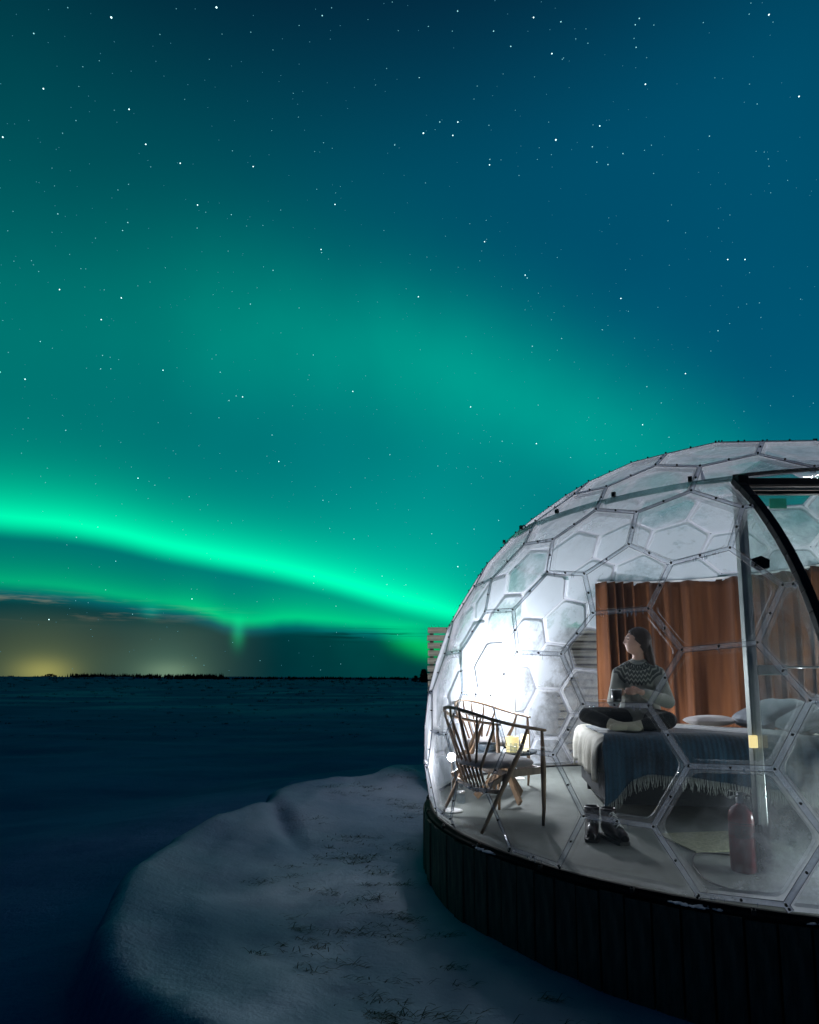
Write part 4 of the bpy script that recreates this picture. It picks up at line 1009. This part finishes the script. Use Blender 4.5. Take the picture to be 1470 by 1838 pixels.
# ------------------------------------------------------------------ floor things
def boot(loc, rz, label, laces=True):
    r = empty("boot", loc, rz); tag(r, label, 'boot', 'winter boots before the bed')
    b = MB(); rows = []
    secs = [(-.115, .030, .004, .050), (-.10, .036, .004, .075), (-.05, .043, .004, .085), (0, .044, .004, .10), (.03, .044, .004, .13), (.06, .044, .004, .15), (.10, .042, .004, .15), (.125, .034, .004, .12), (.135, .022, .006, .07)]
    for x, w_, z0, z1 in secs:
        rows.append([Vector((x, w_ * math.cos(q) * (1.0 if math.sin(q) < .2 else .92), z0 + .012 + (z1 - z0) * (.5 + .5 * math.sin(q)))) for q in np.linspace(0, 2 * PI, 17)])
    b.grid(rows); subdiv(b.build("upper", M['boot'], r), 1)
    b = MB(); b.lathe([(.046, .12), (.050, .15), (.048, .185), (.042, .19), (.040, .15)], (.078, 0, 0), 18); b.build("cuff", M['boot'], r)
    b = MB(); P2 = []
    for z in (0, .02):
        P2.append([Vector((x, s * (w_ + .004), z)) for x, w_, _, _ in secs for s in (1,)] + [Vector((x, -(w_ + .004), z)) for x, w_, _, _ in reversed(secs)]); P2[-1].append(P2[-1][0].copy())
    b.grid(P2, 0, False); n_ = len(P2[0]) - 1; b.raw(P2[0][:n_], [tuple(reversed(range(n_)))]); b.raw(P2[1][:n_], [tuple(range(n_))]); b.build("sole", M['sole'], r)
    b = MB()
    for k in range(5):
        x = -.055 + k * .021; z = .093 + k * .015 + .012; b.tube([(x, -.026, z - .012), (x + .004, 0, z + .008), (x, .026, z - .012)], .0032, 5)
        b.tube([(x, -.026, z - .012), (x + .012, 0, z + .012), (x + .021, .026, z + .004)], .0028, 5)
    b.build("lace", M['lace'] if laces else M['sole'], r)
boot((1.185, 3.80, .001), math.radians(70), 'left dark leather boot before the bed, dark laces', False)
boot((1.315, 3.74, .001), math.radians(100), 'right dark leather boot before the bed, white laces', True)
# fire extinguisher
ex = empty("fire_extinguisher", (1.796, 3.16, .001), math.radians(200)); ex.scale = (.84, .84, .90); tag(ex, 'dark red fire extinguisher standing on the floor beside the door post', 'fire extinguisher')
b = MB(); b.lathe([(.0001, 0), (.072, 0), (.076, .01), (.076, .31), (.070, .345), (.050, .37), (.026, .385), (.022, .40), (.0001, .40)], n=32); b.build("cylinder", M['red'], ex)
b = MB()
for k in range(6): b.lathe([(.0763, .285 - k * .013), (.0772, .283 - k * .013), (.0763, .281 - k * .013)], n=32)
b.build("band", M['boot'], ex)
b = MB(); b.lathe([(.024, .395), (.024, .425), (.016, .43), (.016, .455), (.0001, .456)], n=14); b.build("valve", M['steel'], ex)
b = MB(); b.bar((-.02, 0, .455), (.10, 0, .475), .022, .008); b.bar((.0, 0, .44), (.095, 0, .43), .02, .007); b.bar((-.02, 0, .44), (-.055, 0, .447), .02, .016); b.build("lever", M['label'], ex)
b = MB(); b.tube([(-.04, .0, .445), (-.085, .01, .43), (-.098, .01, .38), (-.094, .01, .25), (-.088, .0, .14)], .008, 8); b.build("hose", M['cable'], ex)
b = MB()
for zc, hh in ((.20, .07),):
    P2 = [[Vector((.0772 * math.cos(a), .0772 * math.sin(a), z)) for a in np.linspace(.2, 1.7, 12)] for z in (zc, zc + hh)]; b.grid(P2)
lb = MB()
for a in (2.35, 2.75): lb.grid([[Vector((.0775 * math.cos(q), .0775 * math.sin(q), z)) for q in np.linspace(a, a + .28, 4)] for z in (.215, .24)])
lb.build("pale_mark", M['label'], ex)['kind'] = 'stuff'
b.build("print_label", mat("dark_print", (.12, .02, .02), .5, var=.5, vscale=60), ex)
# candle-yellow lantern on the post
ln = empty("post_lantern", (1.845, 3.085, .655)); tag(ln, 'small glowing yellow box lantern fixed to the grey door post', 'lantern')
b = MB(); b.box((0, 0, .036), (.040, .018, .066)); bevel_mod(b.build("glow_panel", M['yellow'], ln), .003)
b = MB(); b.box((.012, .016, .04), (.02, .016, .02)); b.build("bracket", M['alu'], ln)
# brighter stretch of floor built as a woven mat; cable
wm = MB(); wm.box((0, 0, .005), (.62, .42, .008)); o = wm.build("bright_floor_mat", M['mat']); o.location = (1.98, 3.72, 0.001); o.rotation_euler = (0, 0, .12); tag(o, 'brighter stretch of floor built as an olive woven mat between the bed and the fire extinguisher', 'mat')
cb = MB()
def spl(P, n=8):
    P = [Vector(p) for p in P]; o = []
    for i in range(len(P) - 1):
        p0, p1, p2, p3 = P[max(i - 1, 0)], P[i], P[i + 1], P[min(i + 2, len(P) - 1)]
        for k in range(n):
            t = k / n; o.append(.5 * ((2 * p1) + (p2 - p0) * t + (2 * p0 - 5 * p1 + 4 * p2 - p3) * t * t + (3 * p1 - p0 - 3 * p2 + p3) * t ** 3))
    o.append(P[-1]); return o
cb.tube(spl([(2.05, 3.34, .007), (1.75, 3.46, .007), (1.62, 3.36, .007), (1.53, 3.12, .007), (1.52, 2.94, .007), (1.62, 2.82, .007), (1.72, 2.86, .02), (1.80, 2.93, .007), (1.90, 2.80, .007)]), .0045, 6)
tag(cb.build("floor_cable", M['cable']), 'thin black cable looping over the deck floor near the doorway', 'cable')

# ------------------------------------------------------------------ the woman on the bed
def bake(o):
    dg = bpy.context.evaluated_depsgraph_get(); dg.update(); me = bpy.data.meshes.new_from_object(o.evaluated_get(dg)); bpy.data.objects.remove(o); return me
def skin(chains, root, sub=2):
    """chains: list of lists of (point, radius); shared points join up"""
    vs, rs, es, ix = [], [], [], {}
    for ch in chains:
        prev = None
        for p, r_ in ch:
            k = tuple(round(c, 4) for c in p)
            if k not in ix: ix[k] = len(vs); vs.append(p); rs.append(r_)
            if prev is not None and prev != ix[k]: es.append((prev, ix[k]))
            prev = ix[k]
    me = bpy.data.meshes.new("tmp"); me.from_pydata(vs, es, []); o = bpy.data.objects.new("tmp", me); COL.objects.link(o)
    m = o.modifiers.new('skin', 'SKIN'); m.use_smooth_shade = True
    for i, r_ in enumerate(rs):
        rr = r_ if isinstance(r_, tuple) else (r_, r_); me.skin_vertices[0].data[i].radius = rr; me.skin_vertices[0].data[i].use_root = (i == ix[tuple(round(c, 4) for c in root)])
    s = o.modifiers.new('sub', 'SUBSURF'); s.levels = s.render_levels = sub
    return bake(o)
def blobs(chains, rot=0.0):
    """limbs as dense runs of overlapping ellipsoids, to be fused by remeshing"""
    nu, nv = 16, 10; th = np.linspace(0, 2 * PI, nu, endpoint=False); ph = np.linspace(0, PI, nv)
    S = np.array([(math.sin(p) * math.cos(t), math.sin(p) * math.sin(t), math.cos(p)) for p in ph for t in th])
    F = [(i * nu + k, (i + 1) * nu + k, (i + 1) * nu + (k + 1) % nu, i * nu + (k + 1) % nu) for i in range(nv - 1) for k in range(nu)]
    F = np.array(F); cr, sr = math.cos(rot), math.sin(rot); VV, FF, o = [], [], 0
    for ch in chains:
        for (p, a), (q, c) in zip(ch, ch[1:]):
            a = a if isinstance(a, tuple) else (a, a); c = c if isinstance(c, tuple) else (c, c); p, q = Vector(p), Vector(q)
            n = max(2, int((q - p).length / (min(a + c) * .25)) + 1)
            for k in range(n + 1):
                t = k / n; e = t * t * (3 - 2 * t); rx = a[0] + (c[0] - a[0]) * e; ry = a[1] + (c[1] - a[1]) * e
                v = S * [rx, ry, min(rx, ry)]; v = np.stack([v[:, 0] * cr - v[:, 1] * sr, v[:, 0] * sr + v[:, 1] * cr, v[:, 2]], 1) + np.array(p.lerp(q, t))
                VV.append(v); FF.append(F + o); o += len(S)
    me = bpy.data.meshes.new("bl"); me.from_pydata(np.concatenate(VV).tolist(), [], np.concatenate(FF).tolist()); me.update(); return me
def remesh(mes, name, vox, mt, parent, smooth=4, extra=None):
    bm = bmesh.new()
    for m in mes: bm.from_mesh(m)
    me = bpy.data.meshes.new(name); bm.to_mesh(me); bm.free(); o = bpy.data.objects.new(name, me); COL.objects.link(o)
    r_ = o.modifiers.new('re', 'REMESH'); r_.mode = 'VOXEL'; r_.voxel_size = vox; r_.use_smooth_shade = True
    if smooth: s = o.modifiers.new('sm', 'SMOOTH'); s.factor = .5; s.iterations = smooth
    me2 = bake(o); me2.materials.clear(); me2.materials.append(mt)
    me2.polygons.foreach_set('use_smooth', [True] * len(me2.polygons)); return link(name, me2, parent)
per = empty("person", (1.93, 4.78, .60)); tag(per, 'woman in grey patterned sweater sitting cross legged on the bed holding a black cup', 'person')
PO = Vector(per.location)
def L(p): return tuple(Vector(p) - PO)
pel, wai, che, nkb, nkt = L((1.935, 4.80, .71)), L((1.935, 4.81, .86)), L((1.93, 4.80, 1.02)), L((1.93, 4.785, 1.155)), L((1.925, 4.765, 1.235))
lsh, lel, lwr = L((2.062, 4.73, 1.10)), L((2.075, 4.58, .855)), L((1.80, 4.43, .935))
rsh, rel, rwr = L((1.795, 4.85, 1.10)), L((1.69, 4.73, .86)), L((1.63, 4.53, .92))
lhi, lkn, lan, lft = L((2.015, 4.755, .70)), L((1.985, 4.40, .72)), L((1.76, 4.475, .665)), L((1.60, 4.44, .665))
rhi, rkn, ran, rft = L((1.85, 4.84, .70)), L((1.44, 4.66, .745)), L((1.62, 4.50, .67)), L((1.73, 4.43, .655))
def mid(a, b_, t=.5): return tuple(Vector(a).lerp(Vector(b_), t))
# head: looks to the left and a little up
def head_mesh():
    bm = bmesh.new(); bmesh.ops.create_uvsphere(bm, u_segments=40, v_segments=30, radius=1)
    g = lambda v, c, s: math.exp(-((v - c) / s) ** 2)
    for v in bm.verts:
        x, y, z = v.co; fx = -x                                   # face towards -x
        X_, Y_, Z_ = x * .094, y * .073, z * .112
        if z < -.2: k = min(1, (-.2 - z) / .8); Y_ *= 1 - .30 * k; X_ += .012 * k if x > 0 else 0; X_ *= (1 - .18 * k) if x > 0 else 1.0
        if fx > 0:
            X_ += .006 * g(Z_, .028, .02) * -1 * g(Y_, 0, .05)         # brow
            X_ += .015 * g(Z_, .008, .013) * (g(Y_, .030, .013) + g(Y_, -.030, .013))   # eye sockets
            X_ -= .019 * g(Z_, -.026, .013) * g(Y_, 0, .012) * fx + .011 * g(Z_, -.006, .020) * g(Y_, 0, .009) * fx   # nose
            X_ -= .010 * g(Z_, -.052, .006) * g(Y_, 0, .020) + .008 * g(Z_, -.066, .006) * g(Y_, 0, .018)          # lips
            X_ += .005 * g(Z_, -.0575, .0035) * g(Y_, 0, .02)
            X_ -= .014 * g(Z_, -.095, .018) * g(Y_, 0, .026)           # chin
        v.co = (X_, Y_, Z_)
    me = bpy.data.meshes.new("h"); bm.to_mesh(me); bm.free(); return me
HR = Matrix.Translation(Vector(L((1.915, 4.745, 1.352)))) @ Matrix.Rotation(math.radians(-15), 4, 'Z') @ Matrix.Rotation(math.radians(10), 4, 'Y')
hm = head_mesh(); hm.transform(HR)
ear = MB()
for s in (-1, 1): ear.lathe([(.0001, -.004), (.016, -.005), (.020, .0), (.017, .006), (.008, .003), (.0001, .002)], (.014, .073 * s, -.012), 12, R=Matrix.Rotation(-PI / 2 * s, 3, 'X') @ Matrix.Diagonal((.8, 1.5, 1)).to_3x3())
em = ear.mesh("ear", M['skin']); em.transform(HR)
def hand_chains(wr, d, nrm, curl, s=1.0):
    """palm and five fingers; d = finger direction, nrm = palm normal"""
    d = Vector(d).normalized(); nrm = Vector(nrm).normalized(); side = d.cross(nrm).normalized(); wr = Vector(wr); out = []
    palm = wr + d * .05 * s; out.append([(tuple(wr), .020), (tuple(palm), (.026, .016))])
    for k, (o_, Lf) in enumerate(((-.024, .060), (-.008, .070), (.008, .066), (.023, .052))):
        b0 = palm + side * o_ + d * .012; ch = [(tuple(palm + side * o_ * .6 - d * .01), .010), (tuple(b0), .009)]; q = 0.0; p_ = b0
        for seg in (.42, .33, .25):
            q += curl; dd = d * math.cos(q) + nrm * math.sin(q); p_ = p_ + dd * Lf * seg * s; ch.append((tuple(p_), .0078 - .0014 * q))
        out.append(ch)
    t0 = wr + d * .02 + side * -.022; t1 = t0 + (d * .6 - side * .5 + nrm * .5).normalized() * .034; t2 = t1 + (d * .8 + nrm * .5).normalized() * .028
    out.append([(tuple(wr + d * .01), .012), (tuple(t0), .011), (tuple(t1), .0095), (tuple(t2), .008)])
    return out
bm1 = blobs([[(pel, (.12, .09)), (wai, (.115, .08)), (che, (.125, .08)), (nkb, .055), (nkt, .045), (L((1.92, 4.755, 1.295)), .046)],
           [(che, .06), (lsh, .045), (lel, .036), (lwr, .0235)], [(che, .06), (rsh, .045), (rel, .036), (rwr, .0235)],
           [(lhi, .08), (lkn, .050), (mid(lkn, lan), .046), (lan, .030), (lft, .026)], [(rhi, .08), (rkn, .050), (mid(rkn, ran), .046), (ran, .030), (rft, .026)]], math.radians(-24))
hands = []
CUP = Vector((1.615, 4.445, .905))
for wr, d, nr, cu_ in ((lwr, (-.93, -.02, .10), (-.25, .75, -.1), .55), (rwr, (.0, -.75, .15), (.6, -.2, 0), .6)):
    for ch in hand_chains(wr, d, nr, cu_): hands.append(skin([ch], ch[0][0], 1))
body = remesh([bm1, hm, em] + hands, "body", .0055, M['skin'], per, 2)
# eye, brow and lip detail on the visible side
for s in (-1, 1):
    b = MB(); e = HR @ Vector((-.0715, .029 * s, .009)); Q = HR.to_3x3()
    b.lathe([(.0105 * math.sin(t) + .00001, .0105 * math.cos(t)) for t in np.linspace(0, PI, 9)], e, 12, R=Q); o = b.build("eye", mat("eye", (.05, .04, .035), .2), per)
    b = MB(); b.tube([HR @ Vector((-.0925, .016 * s, .028)), HR @ Vector((-.089, .032 * s, .033)), HR @ Vector((-.076, .048 * s, .027))], [.003, .0042, .0024], 6); b.build("eyebrow", M['hair'], per)
b = MB()
for s, zz in ((1, -.0525), (1, -.0655)):
    pts_ = []
    for yy in np.linspace(-.022, .022, 7):
        o_ = body.closest_point_on_mesh(HR @ Vector((-.14, yy, zz)))[1]; pts_.append(o_ + (HR.to_3x3() @ Vector((.0005, 0, 0))))
    b.tube(pts_, [.0012, .0032, .0042, .0036, .0042, .0032, .0012], 6)
b.build("lips", mat("lips", (.40, .15, .13), .5), per)
# hair
bm = bmesh.new(); bmesh.ops.create_uvsphere(bm, u_segments=36, v_segments=26, radius=1)
dl = []
for v in bm.verts:
    x, y, z = v.co; X_, Y_, Z_ = x * .108 + .006, y * .083, z * .124 + .004
    v.co = (X_, Y_, Z_)
    hairline = -.086 + .95 * max(0, .060 - Z_)
    if X_ < hairline or (Z_ < -.03 and X_ < .022): dl.append(v)
bmesh.ops.delete(bm, geom=dl, context='VERTS'); hme = bpy.data.meshes.new("hc"); bm.to_mesh(hme); bm.free(); hme.transform(HR)
ho = bpy.data.objects.new("tmp", hme); COL.objects.link(ho); sm_ = ho.modifiers.new('s', 'SOLIDIFY'); sm_.thickness = .016; sm_.offset = -1; hcap = bake(ho)
hb = HR @ Vector((.075, 0, -.02)); fall = skin([[(tuple(HR @ Vector((.05, 0, .04))), (.060, .055)), (tuple(hb), (.062, .050)), (tuple(hb + Vector((.025, .01, -.085))), (.060, .042)), (tuple(hb + Vector((.045, .02, -.17))), (.058, .036)), (tuple(hb + Vector((.055, .03, -.27))), (.045, .03)), (tuple(hb + Vector((.06, .035, -.36))), (.025, .018))]], tuple(HR @ Vector((.05, 0, .04))))
hair = remesh([hcap, fall], "hair", .006, M['hair'], per, 2)
# clothes
def sweater_mat():
    m = mat("knit_sweater", (.26, .27, .23), .95, sheen=.3); t = NT(m.node_tree); b = t.n['Principled BSDF']
    c = t.new('ShaderNodeTexCoord'); sp = t.new('ShaderNodeSeparateXYZ'); t.l.new(c.outputs['Object'], sp.inputs[0])
    nx_, ny_, nz_ = nkb; x = t.sub(sp.outputs[0], nx_); y = t.sub(sp.outputs[1], ny_); z = t.sub(sp.outputs[2], nz_ + .03)
    d = t.m('SQRT', t.add(t.add(t.mul(x, x), t.mul(y, y)), t.mul(z, z))); a = t.m('ARCTAN2', y, x)
    zig = t.mul(t.m('ABSOLUTE', t.sub(t.m('FRACT', t.mul(a, 20 / (2 * PI))), .5)), 2.0)         # 0..1 triangle wave
    zig2 = t.mul(t.m('ABSOLUTE', t.sub(t.m('FRACT', t.mul(a, 30 / (2 * PI))), .5)), 2.0)
    dz = t.add(d, t.mul(zig, .020)); rings = t.m('GREATER_THAN', t.m('SINE', t.mul(dz, 2 * PI / .034)), -.45)
    tri = t.m('GREATER_THAN', zig2, t.m('FRACT', t.mul(d, 1 / .036)))
    pat = t.m('MAXIMUM', t.mul(rings, .85), t.mul(tri, t.m('LESS_THAN', d, .115)))
    yoke = t.mul(t.sstep(d, .072, .078), t.m('LESS_THAN', dz, .225)); k = t.mul(pat, yoke)
    t.l.new(t.mixc(k, (.29, .30, .255), (.012, .022, .024)), b.inputs['Base Color'])
    w = t.new('ShaderNodeTexWave'); w.wave_type = 'BANDS'; w.bands_direction = 'X'; t.l.new(c.outputs['Object'], w.inputs[0]); w.inputs['Scale'].default_value = 70; w.inputs['Distortion'].default_value = 2.5
    bn = t.new('ShaderNodeBump'); bn.inputs['Strength'].default_value = .35; bn.inputs['Distance'].default_value = .004; t.l.new(w.outputs['Fac'], bn.inputs['Height']); t.l.new(bn.outputs[0], b.inputs['Normal'])
    return m
lwm, rwm = mid(lel, lwr, .90), mid(rel, rwr, .90)
TROT = math.radians(-24)
sw = blobs([[(L((1.95, 4.82, .66)), (.175, .135)), (L((1.945, 4.82, .74)), (.172, .130)), (wai, (.155, .118)), (che, (.165, .112)), (L((1.93, 4.79, 1.09)), (.155, .095)), (mid(nkb, che, .12), (.095, .075)), (mid(nkb, nkt, .38), (.056, .054))]], TROT)
sw2 = blobs([[(mid(nkb, lsh, .35), .068), (mid(lsh, lel, .06), .060), (mid(lsh, lel), .054), (lel, .054), (mid(lel, lwr), .048), (mid(lel, lwr, .82), .040), (lwm, .029)], [(mid(nkb, rsh, .35), .068), (mid(rsh, rel, .06), .060), (mid(rsh, rel), .054), (rel, .052), (mid(rel, rwr), .046), (mid(rel, rwr, .82), .040), (rwm, .029)]])
remesh([sw, sw2], "sweater", .0070, sweater_mat(), per, 3)
col_ = MB(); nc = Vector(mid(nkb, nkt, .42)); tdir = (Vector(nkt) - Vector(nkb)).normalized(); Qn = tdir.to_track_quat('Z', 'Y').to_matrix()
col_.lathe([(.066, -.012), (.064, .004), (.058, .012), (.053, .006), (.053, -.012)], nc, 28, R=Qn); col_.build("collar", mat("knit_collar", (.22, .24, .23), .95, bump=.003, bscale=80), per)
tr_ = blobs([[(L((1.94, 4.82, .69)), (.165, .125)), (L((1.94, 4.82, .72)), (.15, .12))], [(lhi, .098), (mid(lhi, lkn), .086), (lkn, .066), (mid(lkn, lan), .057), (mid(lkn, lan, .85), .040)], [(rhi, .098), (mid(rhi, rkn), .086), (rkn, .064), (mid(rkn, ran), .057), (mid(rkn, ran, .85), .040)]], TROT)
remesh([tr_], "leggings", .0075, M['legging'], per, 3)
for an, ft, kn in ((lan, lft, lkn), (ran, rft, rkn)):
    s_ = blobs([[(mid(kn, an, .80), .044), (an, .042), (mid(an, ft, .5), .039), (ft, .034), (tuple(Vector(ft) + (Vector(ft) - Vector(an)).normalized() * .035), .024)]])
    remesh([s_], "sock", .006, M['sock'], per, 2)
cup = empty("coffee_cup", tuple(CUP - Vector((0, 0, .045)))); tag(cup, 'black enamel cup with white rim held by the seated woman', 'cup')
b = MB(); b.lathe([(.0001, 0), (.033, 0), (.037, .01), (.040, .092), (.036, .092), (.034, .012), (.0001, .010)], n=24); b.build("bowl", M['cup'], cup)
b = MB(); b.lathe([(.0395, .090), (.0418, .094), (.0395, .098), (.0362, .095), (.0362, .090)], n=24); b.build("rim", M['cuprim'], cup)

print("panes", npane, "seams", len(segs), "bolts", len(bolts), "objects", len(bpy.data.objects))
